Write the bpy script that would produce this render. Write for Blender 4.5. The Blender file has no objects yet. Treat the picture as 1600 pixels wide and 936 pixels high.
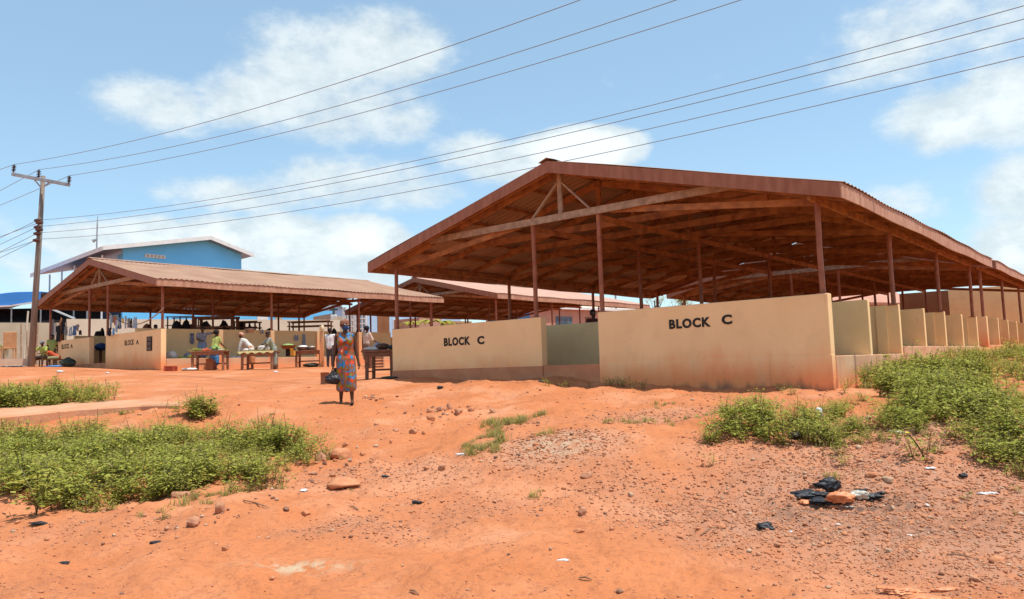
import bpy, bmesh, math, random
import numpy as np
from mathutils import Vector, Matrix, Quaternion
R = math.radians
random.seed(7); rng = np.random.default_rng(11)
scn = bpy.context.scene
col = scn.collection

# ------------------------------------------------------------------ camera
FP, PITCH, ROLL, EYE = 1208.0, .0869, .0326, 1.5      # focal length in photo pixels, eye height
cd = bpy.data.cameras.new('camera'); cam = bpy.data.objects.new('camera', cd); col.objects.link(cam)
cd.sensor_width = 36; cd.lens = FP/1600*36; cd.clip_start = .05; cd.clip_end = 8000
_r = Vector((1,0,0)); _u = Vector((0,-math.sin(PITCH), math.cos(PITCH))); _f = Vector((0, math.cos(PITCH), math.sin(PITCH)))
_c, _s = math.cos(ROLL), math.sin(ROLL)
rr = _r*_c - _u*_s; uu = _r*_s + _u*_c
cam.matrix_world = Matrix(((rr.x,uu.x,-_f.x,0),(rr.y,uu.y,-_f.y,0),(rr.z,uu.z,-_f.z,EYE),(0,0,0,1)))
scn.camera = cam
scn.view_settings.view_transform = 'Standard'; scn.view_settings.look = 'None'
scn.view_settings.exposure = .5; scn.view_settings.gamma = 1
scn.view_settings.use_curve_mapping = False

def ray(px, py):
    a, b = px-800, 468-py
    X = a*_c + b*_s; Y = -a*_s + b*_c
    y = math.cos(PITCH) - math.sin(PITCH)*Y/FP; z = math.sin(PITCH) + math.cos(PITCH)*Y/FP
    return Vector((X/FP/y, 1, z/y))
def at(px, py, d):
    v = ray(px, py)*d
    return Vector((v.x, v.y, v.z+EYE))

# ------------------------------------------------------------------ sky, clouds, sun
SUN_EL, SUN_AZ = 71, 113            # azimuth clockwise from +Y (the view), sun high on the right and slightly behind
w = bpy.data.worlds.new('World'); scn.world = w; w.use_nodes = True
nt = w.node_tree; N = nt.nodes; L = nt.links; N.clear()
def nd(t, **k):
    n = N.new(t)
    for a, b in k.items(): setattr(n, a, b)
    return n
def mth(op, a, b=None, c=None):
    n = N.new('ShaderNodeMath'); n.operation = op
    for i, v in enumerate((a, b, c)):
        if v is None: continue
        if isinstance(v, (int, float)): n.inputs[i].default_value = v
        else: L.new(v, n.inputs[i])
    return n.outputs[0]
sky = nd('ShaderNodeTexSky', sky_type='NISHITA', sun_disc=False, sun_elevation=R(SUN_EL), sun_rotation=R(SUN_AZ))
sky.air_density = 1.0; sky.dust_density = .5; sky.ozone_density = 2.2; sky.altitude = 200
tc = nd('ShaderNodeTexCoord'); sp = nd('ShaderNodeSeparateXYZ'); L.new(tc.outputs['Generated'], sp.inputs[0])
az = mth('ARCTAN2', sp.outputs[0], sp.outputs[1]); el = mth('ARCSINE', sp.outputs[2])
def azel(px, py):
    v = ray(px, py); return math.atan2(v.x, v.y), math.atan2(v.z, math.hypot(v.x, v.y))
CL = [(470,95,120,62,.8),(590,75,90,50,.78),(560,180,120,46,.75),(390,150,70,40,.8),(230,160,85,34,.55),(630,190,50,30,.8),
      (380,310,130,30,.75),(560,285,140,40,.8),(640,300,70,30,.7),(140,372,80,34,1.3),(240,368,80,34,1.3),(350,365,90,32,1.3),(440,378,90,46,1.5),(560,378,80,40,1.6),(500,420,150,40,.9),
      (905,236,92,34,1.9),(800,258,90,28,.9),(730,240,60,26,.7),(1400,60,130,60,.75),(1520,30,120,60,.8),(1480,180,100,50,.95),(1570,160,90,65,1.1),(1590,290,70,50,.9),
      (1580,400,70,60,.8),(1560,440,70,30,.8),(60,420,90,30,.5),(1350,320,80,24,.3),(30,340,60,26,.3)]
mask = None
for (px, py, rx, ry, k) in CL:
    a, e = azel(px, py)
    cs = math.cos(a)
    dx = mth('MULTIPLY', mth('SUBTRACT', az, a), FP/(rx*cs*cs)/1.25)
    dy = mth('MULTIPLY', mth('SUBTRACT', el, e), FP/(ry*cs)/1.25)
    d2 = mth('ADD', mth('MULTIPLY', dx, dx), mth('MULTIPLY', dy, dy))
    g = mth('MULTIPLY', mth('SUBTRACT', 1.0, d2), k)
    mask = g if mask is None else mth('SMOOTH_MAX', mask, g, .35)
mask = mth('MAXIMUM', mask, -.45)
mp = nd('ShaderNodeMapping'); L.new(tc.outputs['Generated'], mp.inputs[0]); mp.inputs['Scale'].default_value = (1,1,1.7)
n1 = nd('ShaderNodeTexNoise'); n1.inputs['Scale'].default_value = 4.2; n1.inputs['Detail'].default_value = 9; n1.inputs['Roughness'].default_value = .56; n1.inputs['Distortion'].default_value = .25
L.new(mp.outputs[0], n1.inputs['Vector'])
n2 = nd('ShaderNodeTexNoise'); n2.inputs['Scale'].default_value = 18; n2.inputs['Detail'].default_value = 7; n2.inputs['Roughness'].default_value = .65
L.new(mp.outputs[0], n2.inputs['Vector'])
dens = mth('ADD', mth('MULTIPLY', mask, .85), mth('ADD', mth('MULTIPLY', mth('SUBTRACT', n1.outputs['Fac'], .5), 2.2), mth('MULTIPLY', mth('SUBTRACT', n2.outputs['Fac'], .5), 1.2)))
mr = nd('ShaderNodeMapRange', interpolation_type='SMOOTHSTEP'); L.new(dens, mr.inputs[0]); mr.inputs[1].default_value = -.15; mr.inputs[2].default_value = .62
cl = mth('MULTIPLY', mr.outputs[0], .86)
lp_up = nd('ShaderNodeMapRange'); L.new(sp.outputs[2], lp_up.inputs[0]); lp_up.inputs[1].default_value = -.02; lp_up.inputs[2].default_value = .03
cl = mth('MULTIPLY', cl, lp_up.outputs[0])
# cloud body colour varies a little with its own thickness
cr = nd('ShaderNodeValToRGB'); L.new(n2.outputs['Fac'], cr.inputs[0])
cr.color_ramp.elements[0].position = .3; cr.color_ramp.elements[0].color = (3.3,3.8,4.0,1)
cr.color_ramp.elements[1].position = .62; cr.color_ramp.elements[1].color = (4.3,4.7,4.8,1)
mx = nd('ShaderNodeMix', data_type='RGBA'); L.new(cl, mx.inputs[0]); 
# thin veil everywhere
hz = nd('ShaderNodeMix', data_type='RGBA'); hz.inputs[0].default_value = .36; tn = nd('ShaderNodeMix', data_type='RGBA', blend_type='MULTIPLY'); tn.inputs[0].default_value = 1; L.new(sky.outputs[0], tn.inputs[6]); tn.inputs[7].default_value = (.93,.99,.97,1); L.new(tn.outputs[2], hz.inputs[6]); hz.inputs[7].default_value = (2.5,3.7,4.3,1)
br = nd('ShaderNodeMapRange', interpolation_type='SMOOTHSTEP'); L.new(dens, br.inputs[0]); br.inputs[1].default_value = .55; br.inputs[2].default_value = 1.35
c2_ = nd('ShaderNodeMix', data_type='RGBA'); L.new(br.outputs[0], c2_.inputs[0]); L.new(cr.outputs[0], c2_.inputs[6]); c2_.inputs[7].default_value = (5.3,5.6,5.6,1)
L.new(hz.outputs[2], mx.inputs[6]); L.new(c2_.outputs[2], mx.inputs[7])
bg = nd('ShaderNodeBackground'); bg.inputs['Strength'].default_value = .145; L.new(mx.outputs[2], bg.inputs[0])
wo = nd('ShaderNodeOutputWorld'); L.new(bg.outputs[0], wo.inputs[0])

sd = bpy.data.lights.new('sun', 'SUN'); sd.energy = 3.7; sd.angle = R(.53); sd.color = (1, .955, .88)
so = bpy.data.objects.new('sun', sd); col.objects.link(so)
_sv = Vector((math.sin(R(SUN_AZ))*math.cos(R(SUN_EL)), math.cos(R(SUN_AZ))*math.cos(R(SUN_EL)), math.sin(R(SUN_EL))))
so.rotation_euler = _sv.to_track_quat('Z', 'Y').to_euler()

# ------------------------------------------------------------------ materials
def mat(name, c1, c2=None, scale=4, rough=.85, bump=0, bscale=40, detail=5, metallic=0, spec=.3, stretch=None, ramp=(.35,.65)):
    m = bpy.data.materials.new(name); m.use_nodes = True
    t = m.node_tree; b = t.nodes['Principled BSDF']
    b.inputs['Roughness'].default_value = rough; b.inputs['Metallic'].default_value = metallic
    b.inputs['Specular IOR Level'].default_value = spec
    c1 = (*c1, 1) if len(c1) == 3 else c1
    if c2 is None: c2 = tuple(x*.8 for x in c1[:3])
    c2 = (*c2, 1) if len(c2) == 3 else c2
    co = t.nodes.new('ShaderNodeTexCoord'); mp = t.nodes.new('ShaderNodeMapping'); t.links.new(co.outputs['Object'], mp.inputs[0])
    if stretch: mp.inputs['Scale'].default_value = stretch
    n = t.nodes.new('ShaderNodeTexNoise'); n.inputs['Scale'].default_value = scale; n.inputs['Detail'].default_value = detail
    t.links.new(mp.outputs[0], n.inputs['Vector'])
    r = t.nodes.new('ShaderNodeValToRGB'); r.color_ramp.elements[0].position = ramp[0]; r.color_ramp.elements[1].position = ramp[1]
    r.color_ramp.elements[0].color = c2; r.color_ramp.elements[1].color = c1
    t.links.new(n.outputs['Fac'], r.inputs[0]); t.links.new(r.outputs[0], b.inputs['Base Color'])
    if bump:
        n2 = t.nodes.new('ShaderNodeTexNoise'); n2.inputs['Scale'].default_value = bscale; n2.inputs['Detail'].default_value = 6
        t.links.new(mp.outputs[0], n2.inputs['Vector'])
        bp = t.nodes.new('ShaderNodeBump'); bp.inputs['Strength'].default_value = bump; bp.inputs['Distance'].default_value = .02
        t.links.new(n2.outputs['Fac'], bp.inputs['Height']); t.links.new(bp.outputs[0], b.inputs['Normal'])
    m['ramp'] = r.name
    return m
def T(m): return m.node_tree
def wall_mat(name, paint, paint2, dirt_top=.55, dirt=(.84,.29,.105), mould=True, amount=1.0):
    """painted render with red splash-back dirt near the ground, streaks and hairline marks"""
    m = mat(name, paint, paint2, scale=1.6, rough=.9, bump=.25, bscale=60, ramp=(.3,.7))
    t = T(m); b = t.nodes['Principled BSDF']; base = t.nodes[m['ramp']].outputs[0]
    co = t.nodes.new('ShaderNodeTexCoord'); s = t.nodes.new('ShaderNodeSeparateXYZ'); t.links.new(co.outputs['Object'], s.inputs[0])
    def M(op, a, bb=None):
        n = t.nodes.new('ShaderNodeMath'); n.operation = op
        for i, v in enumerate((a, bb)):
            if v is None: continue
            if isinstance(v, (int, float)): n.inputs[i].default_value = v
            else: t.links.new(v, n.inputs[i])
        return n.outputs[0]
    def noise(sc, st, det=5):
        mp = t.nodes.new('ShaderNodeMapping'); mp.inputs['Scale'].default_value = st; t.links.new(co.outputs['Object'], mp.inputs[0])
        n = t.nodes.new('ShaderNodeTexNoise'); n.inputs['Scale'].default_value = sc; n.inputs['Detail'].default_value = det
        t.links.new(mp.outputs[0], n.inputs['Vector']); return n.outputs['Fac']
    def mix(f, c0, c1):
        x = t.nodes.new('ShaderNodeMix'); x.data_type = 'RGBA'
        t.links.new(f, x.inputs[0])
        if isinstance(c0, tuple): x.inputs[6].default_value = (*c0, 1)
        else: t.links.new(c0, x.inputs[6])
        x.inputs[7].default_value = (*c1, 1)
        return x.outputs[2]
    def mr(v, a, bb, c, d):
        n = t.nodes.new('ShaderNodeMapRange'); n.interpolation_type = 'SMOOTHSTEP'
        for i, x in enumerate((a, bb, c, d)): n.inputs[i+1].default_value = x
        t.links.new(v, n.inputs[0]); return n.outputs[0]
    z = s.outputs[2]
    edge = M('ADD', z, M('MULTIPLY', M('SUBTRACT', noise(1.3, (1,1,.5)), .5), -.6))
    edge = M('ADD', edge, M('MULTIPLY', M('SUBTRACT', noise(7, (1,1,.25)), .5), -.25))
    f = M('MULTIPLY', mr(edge, dirt_top*.35, dirt_top*1.5, .95, 0), amount)
    c = mix(f, base, dirt)
    # dust film and blotches over the whole wall
    c = mix(M('MULTIPLY', mr(noise(2.2, (1,1,1), 8), .50, .75, 0, 1), .28), c, (.66,.42,.22))
    # vertical run marks
    st = M('MULTIPLY', mr(noise(9, (1,1,.04), 3), .60, .76, 0, 1), mr(z, .1, 1.1, .22, .02))
    c = mix(st, c, (.36,.21,.12))
    wv = t.nodes.new('ShaderNodeTexNoise'); wv.inputs['Scale'].default_value = 2.3; wv.inputs['Detail'].default_value = 4; t.links.new(co.outputs['Object'], wv.inputs['Vector'])
    ad = t.nodes.new('ShaderNodeMix'); ad.data_type = 'RGBA'; ad.blend_type = 'ADD'; ad.inputs[0].default_value = .35; t.links.new(co.outputs['Object'], ad.inputs[6]); t.links.new(wv.outputs['Color'], ad.inputs[7])
    vo = t.nodes.new('ShaderNodeTexVoronoi'); vo.feature = 'DISTANCE_TO_EDGE'; vo.inputs['Scale'].default_value = .62; t.links.new(ad.outputs[2], vo.inputs['Vector'])
    ck = M('MULTIPLY', M('LESS_THAN', vo.outputs['Distance'], .0035), mr(noise(1.1, (1,1,1), 3), .46, .56, 0, 0)); c = mix(ck, c, (.34,.20,.12))
    sp_ = M('MULTIPLY', mr(noise(16, (1,1,1), 4), .66, .74, 0, 1), .45); c = mix(sp_, c, (.55,.30,.15))
    sp2 = M('MULTIPLY', mr(noise(38, (1,1,1), 2), .70, .76, 0, 1), .5); c = mix(sp2, c, (.40,.24,.15))
    if mould:
        mo = M('MULTIPLY', mr(M('ADD', z, M('MULTIPLY', noise(5, (1,1,.35), 6), -.55)), -.26, -.04, .75, 0), 1)
        c = mix(mo, c, (.14,.095,.07))
    t.links.new(c, b.inputs['Base Color'])
    return m

M_front = wall_mat('cream_wall_paint', (.94,.64,.335), (.88,.585,.29), dirt_top=.62)
M_lower = wall_mat('mud_splashed_lower_wall', (.94,.64,.335), (.88,.585,.29), dirt_top=.56)
M_part = wall_mat('olive_wall_paint', (.95,.67,.33), (.89,.61,.29), dirt_top=.55, mould=False, amount=.7)
M_plinth = wall_mat('stained_plinth', (.60,.26,.13), (.44,.17,.085), dirt_top=.3, amount=.75)
M_plinth_light = wall_mat('side_plinth_render', (.66,.42,.25), (.56,.26,.14), dirt_top=.35, amount=.8, mould=False)
M_pillar = wall_mat('dusty_pillar', (.68,.44,.22), (.60,.30,.15), dirt_top=1.0, amount=.8, mould=False)
M_floor = mat('concrete_floor', (.42,.25,.17), (.33,.18,.12), 3, .95)
M_post = mat('red_oxide_post_paint', (.34,.12,.06), (.25,.08,.04), 6, .55, spec=.4)
M_fascia = mat('fascia_paint', (.36,.15,.085), (.27,.10,.055), 3.5, .6, bump=.15, bscale=20, stretch=(2.2,2.2,.5))
M_rafter = mat('stained_timber', (.44,.18,.065), (.25,.095,.038), 5, .8, stretch=(1,1,1))
M_sidefascia = mat('sunlight_toned_side_fascia', (.52,.29,.19), (.40,.19,.115), 3, .75, bump=.15, bscale=20, stretch=(2,2,1))  # paler copy of the fascia colour, sunlight on the side boards worked in
M_raw = mat('bare_grey_timber', (.44,.30,.20), (.28,.18,.12), 7, .85, bump=.2, bscale=30)
M_roof = mat('dusty_roof_sheet', (.42,.24,.145), (.34,.18,.105), .9, .55, spec=.4)
M_roof_b = mat('sun_faded_roof_sheet', (.56,.33,.235), (.50,.28,.20), 1.2, .6, spec=.4)
M_letter = mat('black_paint', (.018,.018,.018), (.035,.03,.025), 20, .8)
M_wood = mat('weathered_table_wood', (.40,.18,.095), (.22,.09,.05), 8, .85, bump=.3, bscale=50, stretch=(1,6,6))
M_wood2 = mat('dark_table_wood', (.27,.125,.07), (.15,.065,.04), 8, .85, bump=.3, bscale=50, stretch=(1,6,6))
M_conc = mat('grey_compound_wall', (.50,.43,.31), (.42,.36,.26), 1.2, .92, bump=.2, bscale=20)
M_conc_light = mat('pale_compound_wall', (.62,.55,.42), (.56,.49,.37), 1.0, .92, bump=.2, bscale=20)
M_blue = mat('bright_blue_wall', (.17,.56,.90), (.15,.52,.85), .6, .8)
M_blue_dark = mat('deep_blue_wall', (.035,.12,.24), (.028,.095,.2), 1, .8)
M_blue_pale = mat('pale_blue_wall', (.42,.60,.78), (.38,.55,.72), .8, .85)
M_bluetarp = mat('blue_sheet_roof', (.06,.28,.72), (.05,.24,.66), .7, .5)
M_white = mat('white_paint', (.75,.75,.72), (.66,.65,.62), 3, .7)
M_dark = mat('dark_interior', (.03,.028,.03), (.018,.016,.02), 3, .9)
M_glass = mat('window_glass', (.10,.16,.20), (.05,.09,.12), 2, .15, spec=.6)
M_pink = mat('pink_wall', (.52,.28,.20), (.46,.24,.17), 1, .9)
M_wallshade_door = mat('wall_shade_and_door_brown', (.27,.12,.055), (.20,.085,.035), 1, .9)  # deep roof shade put into the far wall's colour; also plain brown doors
M_cream_roof = mat('cream_roof_sheet', (.66,.56,.42), (.58,.48,.36), 1, .7)
M_metal = mat('galvanised_metal', (.42,.42,.42), (.32,.32,.32), 5, .45, metallic=.6)
M_wire = mat('aluminium_wire', (.24,.25,.27), (.20,.21,.23), 5, .6)
M_polewood = mat('utility_pole_wood', (.27,.22,.18), (.19,.15,.12), 3, .9, bump=.3, bscale=20, stretch=(4,4,.4))
M_skin = mat('dark_brown_skin', (.105,.045,.025), (.08,.034,.019), 8, .6, spec=.25)
M_hair = mat('black_hair', (.012,.010,.010), (.008,.007,.007), 40, .8)
def cmat(n, c, c2=None, s=6, r=.85): return mat(n, c, c2, s, r, bump=.2, bscale=30)

# ------------------------------------------------------------------ mesh helpers
def link(o, parent=None):
    col.objects.link(o)
    if parent is not None: o.parent = parent
    return o
def tag(o, label=None, cat=None, group=None, kind=None):
    if label: o['label'] = label
    if cat: o['category'] = cat
    if group: o['group'] = group
    if kind: o['kind'] = kind
    return o
def empty(name, loc, rz=0, label=None, cat=None, group=None):
    o = bpy.data.objects.new(name, None); col.objects.link(o); o.location = loc; o.rotation_euler = (0,0,rz)
    o.empty_display_size = .2
    return tag(o, label, cat, group)
class MB:
    def __init__(s): s.v = []; s.f = []; s.mi = []
    def add(s, vs, fs, mi=0):
        k = len(s.v); s.v += [tuple(v) for v in vs]; s.f += [tuple(i+k for i in f) for f in fs]; s.mi += [mi]*len(fs); return s
    def box(s, x0, x1, y0, y1, z0, z1, mi=0):
        return s.add([(x0,y0,z0),(x1,y0,z0),(x1,y1,z0),(x0,y1,z0),(x0,y0,z1),(x1,y0,z1),(x1,y1,z1),(x0,y1,z1)],
                     [(0,3,2,1),(4,5,6,7),(0,1,5,4),(1,2,6,5),(2,3,7,6),(3,0,4,7)], mi)
    def prism(s, pts_bot, pts_top, mi=0):
        n = len(pts_bot); return s.add(list(pts_bot)+list(pts_top), [tuple(range(n))[::-1], tuple(range(n, 2*n))]+[(i, (i+1)%n, n+(i+1)%n, n+i) for i in range(n)], mi)
    def beam(s, a, b, w, h, up=(0,0,1), mi=0):
        """rectangular bar from a to b; w across, h along up"""
        a, b = Vector(a), Vector(b); d = (b-a).normalized(); up = Vector(up)
        side = d.cross(up)
        if side.length < 1e-4: side = d.cross(Vector((0,1,0)))
        side.normalize(); u2 = side.cross(d).normalized()
        q = [side*(i*w/2)+u2*(j*h/2) for i, j in ((-1,-1),(1,-1),(1,1),(-1,1))]
        return s.prism([a+x for x in q], [b+x for x in q], mi)
    def tube(s, pts, r, n=8, mi=0, cap=True):
        pts = [Vector(p) for p in pts]; rs = r if isinstance(r, (list, tuple)) else [r]*len(pts)
        k = len(s.v); prev = None
        for i, p in enumerate(pts):
            d = (pts[min(i+1, len(pts)-1)]-pts[max(i-1, 0)])
            if d.length < 1e-9: d = Vector((0,0,1))
            d.normalize()
            if prev is None:
                x = d.cross(Vector((0,0,1)));
                if x.length < .01: x = d.cross(Vector((0,1,0)))
            else: x = prev - d*prev.dot(d)
            x.normalize(); prev = x; y = d.cross(x)
            for j in range(n):
                a = 2*math.pi*j/n; s.v.append(tuple(p+(x*math.cos(a)+y*math.sin(a))*rs[i]))
        for i in range(len(pts)-1):
            for j in range(n):
                s.f.append((k+i*n+j, k+i*n+(j+1)%n, k+(i+1)*n+(j+1)%n, k+(i+1)*n+j)); s.mi.append(mi)
        if cap:
            s.f.append(tuple(k+j for j in range(n))[::-1]); s.mi.append(mi)
            s.f.append(tuple(k+(len(pts)-1)*n+j for j in range(n))); s.mi.append(mi)
        return s
    def lathe(s, prof, c=(0,0,0), n=20, mi=0, sx=1, sy=1):
        k = len(s.v)
        for (r, z) in prof:
            for j in range(n):
                a = 2*math.pi*j/n; s.v.append((c[0]+r*math.cos(a)*sx, c[1]+r*math.sin(a)*sy, c[2]+z))
        for i in range(len(prof)-1):
            for j in range(n):
                s.f.append((k+i*n+j, k+i*n+(j+1)%n, k+(i+1)*n+(j+1)%n, k+(i+1)*n+j)); s.mi.append(mi)
        s.f.append(tuple(k+j for j in range(n))[::-1]); s.mi.append(mi)
        s.f.append(tuple(k+(len(prof)-1)*n+j for j in range(n))); s.mi.append(mi)
        return s
    def build(s, name, m, parent=None, smooth=False, bevel=0, fix=True):
        me = bpy.data.meshes.new(name); me.from_pydata(s.v, [], s.f)
        for x in (m if isinstance(m, (list, tuple)) else [m]): me.materials.append(x)
        me.polygons.foreach_set('material_index', s.mi)
        if fix:
            b = bmesh.new(); b.from_mesh(me); bmesh.ops.recalc_face_normals(b, faces=b.faces)
            if bevel: bmesh.ops.bevel(b, geom=[e for e in b.edges if len(e.link_faces)==2 and e.calc_face_angle(0) > .6], offset=bevel, segments=1, affect='EDGES')
            b.to_mesh(me); b.free()
        if smooth: me.polygons.foreach_set('use_smooth', [True]*len(me.polygons))
        me.update()
        return link(bpy.data.objects.new(name, me), parent)
def arr_mesh(name, V, F, m, parent=None, mi=None, smooth=False):
    me = bpy.data.meshes.new(name); V = np.asarray(V, np.float32); F = np.asarray(F, np.int32); k = F.shape[1]
    me.vertices.add(len(V)); me.vertices.foreach_set('co', V.ravel())
    me.loops.add(F.size); me.loops.foreach_set('vertex_index', F.ravel())
    me.polygons.add(len(F)); me.polygons.foreach_set('loop_start', np.arange(0, F.size, k, dtype=np.int32))
    me.polygons.foreach_set('loop_total', np.full(len(F), k, np.int32))
    for x in (m if isinstance(m, (list, tuple)) else [m]): me.materials.append(x)
    if mi is not None: me.polygons.foreach_set('material_index', np.asarray(mi, np.int32))
    if smooth: me.polygons.foreach_set('use_smooth', np.ones(len(F), bool))
    me.update(calc_edges=True); me.validate()
    return link(bpy.data.objects.new(name, me), parent)

# numpy value noise
_tab = rng.random((256,256))
def vn(x, y):
    xi, yi = np.floor(x).astype(int), np.floor(y).astype(int); fx, fy = x-xi, y-yi
    fx = fx*fx*(3-2*fx); fy = fy*fy*(3-2*fy)
    a = _tab[xi%256, yi%256]; b = _tab[(xi+1)%256, yi%256]; c = _tab[xi%256, (yi+1)%256]; d = _tab[(xi+1)%256, (yi+1)%256]
    return (a*(1-fx)+b*fx)*(1-fy)+(c*(1-fx)+d*fx)*fy - .5
def fbm(x, y, o=4, g=.5):
    s = 0; a = 1
    for i in range(o): s = s+a*vn(x*2**i+17.3*i, y*2**i+9.1*i); a *= g
    return s

# ------------------------------------------------------------------ terrain height from control points
CP = []   # x, y, z above eye
for (px, py, d) in [(0,936,5.2),(400,936,5.0),(800,936,4.8),(1200,936,4.65),(1600,936,4.5),
    (0,850,6.6),(400,850,6.3),(800,850,6.0),(1200,850,5.7),(1600,850,5.5),
    (0,790,8.0),(400,760,8.7),(800,760,8.1),(1200,760,7.5),(1600,760,7.0),
    (0,700,12.2),(250,700,11.3),(500,700,10.7),(800,690,10.3),(1100,690,9.3),(1400,690,8.3),(1600,690,8.0),
    (400,640,14.5),(541,630,15.9),(300,655,13.6),(100,652,14.6),(800,640,13.0),(1000,640,11.8),(1200,640,10.8),(1400,640,10.),(1600,640,9.3),
    (0,640,16),(150,625,18),(300,610,20),(150,600,22),(0,602,22),(450,600,21.5),(0,578,27),(255,579,28.2),(150,575,31.6),(85,572.5,34.4),(48,573,30),
    (350,579,28.0),(440,576,29.5),(500,573,31),(560,577,27),(617,592,20),(590,593,19.2),(700,600,17.5),(720,593,18.2),(845,594,16.7),(1000,600,15.1),(1150,607,13.9),(1298,612,12.9),
    (1100,625,12.2),(1340,602,14.0),(1580,600,12),(1500,563,16),(1600,562,18)]:
    v = ray(px, py)*d; CP.append((v.x, v.y, v.z))
CP += [(8.6,16.6,-.22),(10.8,19.4,-.05),(14.5,24,.1),(25,36,.3),(-20,45,.9),(0,45,.42),(10,40,.4),(30,30,.4),(40,20,.2),(20,8,-.8),(-15,8,-1.3),
       (-25,16,-.5),(-35,30,.5),(-35,45,1.0),(0,-5,-1.6),(15,-3,-1.6),(-15,-3,-1.6),(-60,60,1),(60,60,.8),(0,80,.8),(70,0,-.5),(-70,0,-.5),(0,-60,-1.8),
       (2,20,-.2),(5,24,-.1),(-1,32,.35),(-8,26,.1),(-8,40,.45),(-20,36,.7)]
CP = np.array(CP)
def _U(r2): return .5*r2*np.log(r2+1e-9)
_n = len(CP); _A = np.zeros((_n+3, _n+3)); _dd = ((CP[:,None,:2]-CP[None,:,:2])**2).sum(2)
_A[:_n,:_n] = _U(_dd)+np.eye(_n)*.6; _A[:_n,_n] = 1; _A[:_n,_n+1:] = CP[:,:2]; _A[_n,:_n] = 1; _A[_n+1:,:_n] = CP[:,:2].T
_w = np.linalg.solve(_A, np.r_[CP[:,2], 0, 0, 0])
def Hb(x, y):
    x = np.asarray(x, float); y = np.asarray(y, float); r = np.hypot(x, y); k = np.minimum(1, 75/np.maximum(r, 1e-6)); x = x*k; y = y*k
    out = np.full(x.shape, _w[_n])+_w[_n+1]*x+_w[_n+2]*y
    for i in range(_n): out = out+_w[i]*_U((x-CP[i,0])**2+(y-CP[i,1])**2)
    return out+EYE
MOUND = [(at(850,700,9.8), 1.7, .20), (at(430,800,7.8), 1.0, .10), (at(560,760,8.8),.6,.07), (at(1180,650,10.6),1.3,.08), (at(330,640,14.5),1.2,.12), (at(640,700,10.5),.7,-.06),
         (at(540,800,7.9),.5,-.06), (at(250,790,8.2),.7,-.07), (at(620,640,14),1.0,-.06)]
def H(x, y):
    x = np.asarray(x, float); y = np.asarray(y, float)
    z = Hb(x, y); r = np.hypot(x, y); near = np.clip((24-r)/8, 0, 1)
    for (p, s, a) in MOUND: z = z+a*np.exp(-((x-p.x)**2+(y-p.y)**2)/(s*s))
    z = z+near*(fbm(x*.55+3, y*.55, 3)*.15+fbm(x*2.2, y*2.2+5, 4, .55)*.075+np.abs(fbm(x*3.4+70, y*5+2, 3))*.05)
    # small erosion gullies that run down to the left ditch
    g = np.abs(fbm((x*.6+y*.5)*.9+40, (y*.9-x*.35)*.35+11, 3)); z = z-near*np.clip(.07-g, 0, .05)*.5
    return z
def Hs(x, y): return float(H(np.array([x]), np.array([y]))[0])
def G(px, py, dmin=3.2, dmax=60):
    """the ground point seen at this photo pixel"""
    r = ray(px, py); d = np.exp(np.linspace(math.log(dmin), math.log(dmax), 900))
    dz = r.z*d+EYE-H(r.x*d, d)
    i = np.argmax(dz < 0)
    if dz[i] >= 0: i = 899
    dd = d[i] if i == 0 else d[i-1]+(d[i]-d[i-1])*dz[i-1]/(dz[i-1]-dz[i]+1e-12)
    return Vector((r.x*dd, dd, Hs(r.x*dd, dd)))

# ground sheet: one polar grid, fine in front, out to the horizon
azs = np.r_[np.linspace(-180, -46, 34)[:-1], np.linspace(-46, 46, 560), np.linspace(46, 180, 34)[1:]]*math.pi/180
rs = np.r_[np.exp(np.linspace(math.log(.4), math.log(3.2), 12))[:-1], np.exp(np.linspace(math.log(3.2), math.log(26), 330)), np.exp(np.linspace(math.log(26.5), math.log(120), 60)), np.array([160,250,400,700,1200,2200,4000])]
AA, RR = np.meshgrid(azs, rs); gx, gy = RR*np.sin(AA), RR*np.cos(AA); gz = H(gx, gy)
na, nr = len(azs), len(rs); I = np.arange(na*nr).reshape(nr, na)
F = np.stack([I[:-1,:-1], I[:-1,1:], I[1:,1:], I[1:,:-1]], -1).reshape(-1, 4)
V = np.stack([gx, gy, gz], -1).reshape(-1, 3)

mg = mat('red_laterite_soil', (.57,.205,.084), (.47,.155,.058), 1.1, .95, ramp=(.25,.75))
t = T(mg); bs = t.nodes['Principled BSDF']; bs.inputs['Specular IOR Level'].default_value = .12
co = t.nodes.new('ShaderNodeTexCoord')
def gnoise(sc, det=6, st=(1,1,1), rough=.55, kind='ShaderNodeTexNoise'):
    mp = t.nodes.new('ShaderNodeMapping'); mp.inputs['Scale'].default_value = st; t.links.new(co.outputs['Object'], mp.inputs[0])
    n = t.nodes.new(kind); n.inputs['Scale'].default_value = sc
    if kind == 'ShaderNodeTexNoise': n.inputs['Detail'].default_value = det; n.inputs['Roughness'].default_value = rough; t.links.new(mp.outputs[0], n.inputs['Vector']); return n.outputs['Fac']
    t.links.new(mp.outputs[0], n.inputs['Vector']); return n.outputs['Distance']
def gmr(v, a, b, c=0, d=1):
    n = t.nodes.new('ShaderNodeMapRange'); n.interpolation_type = 'SMOOTHSTEP'
    for i, x in enumerate((a, b, c, d)): n.inputs[i+1].default_value = x
    t.links.new(v, n.inputs[0]); return n.outputs[0]
def gm(op, a, b):
    n = t.nodes.new('ShaderNodeMath'); n.operation = op
    for i, v in enumerate((a, b)):
        if isinstance(v, (int, float)): n.inputs[i].default_value = v
        else: t.links.new(v, n.inputs[i])
    return n.outputs[0]
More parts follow.
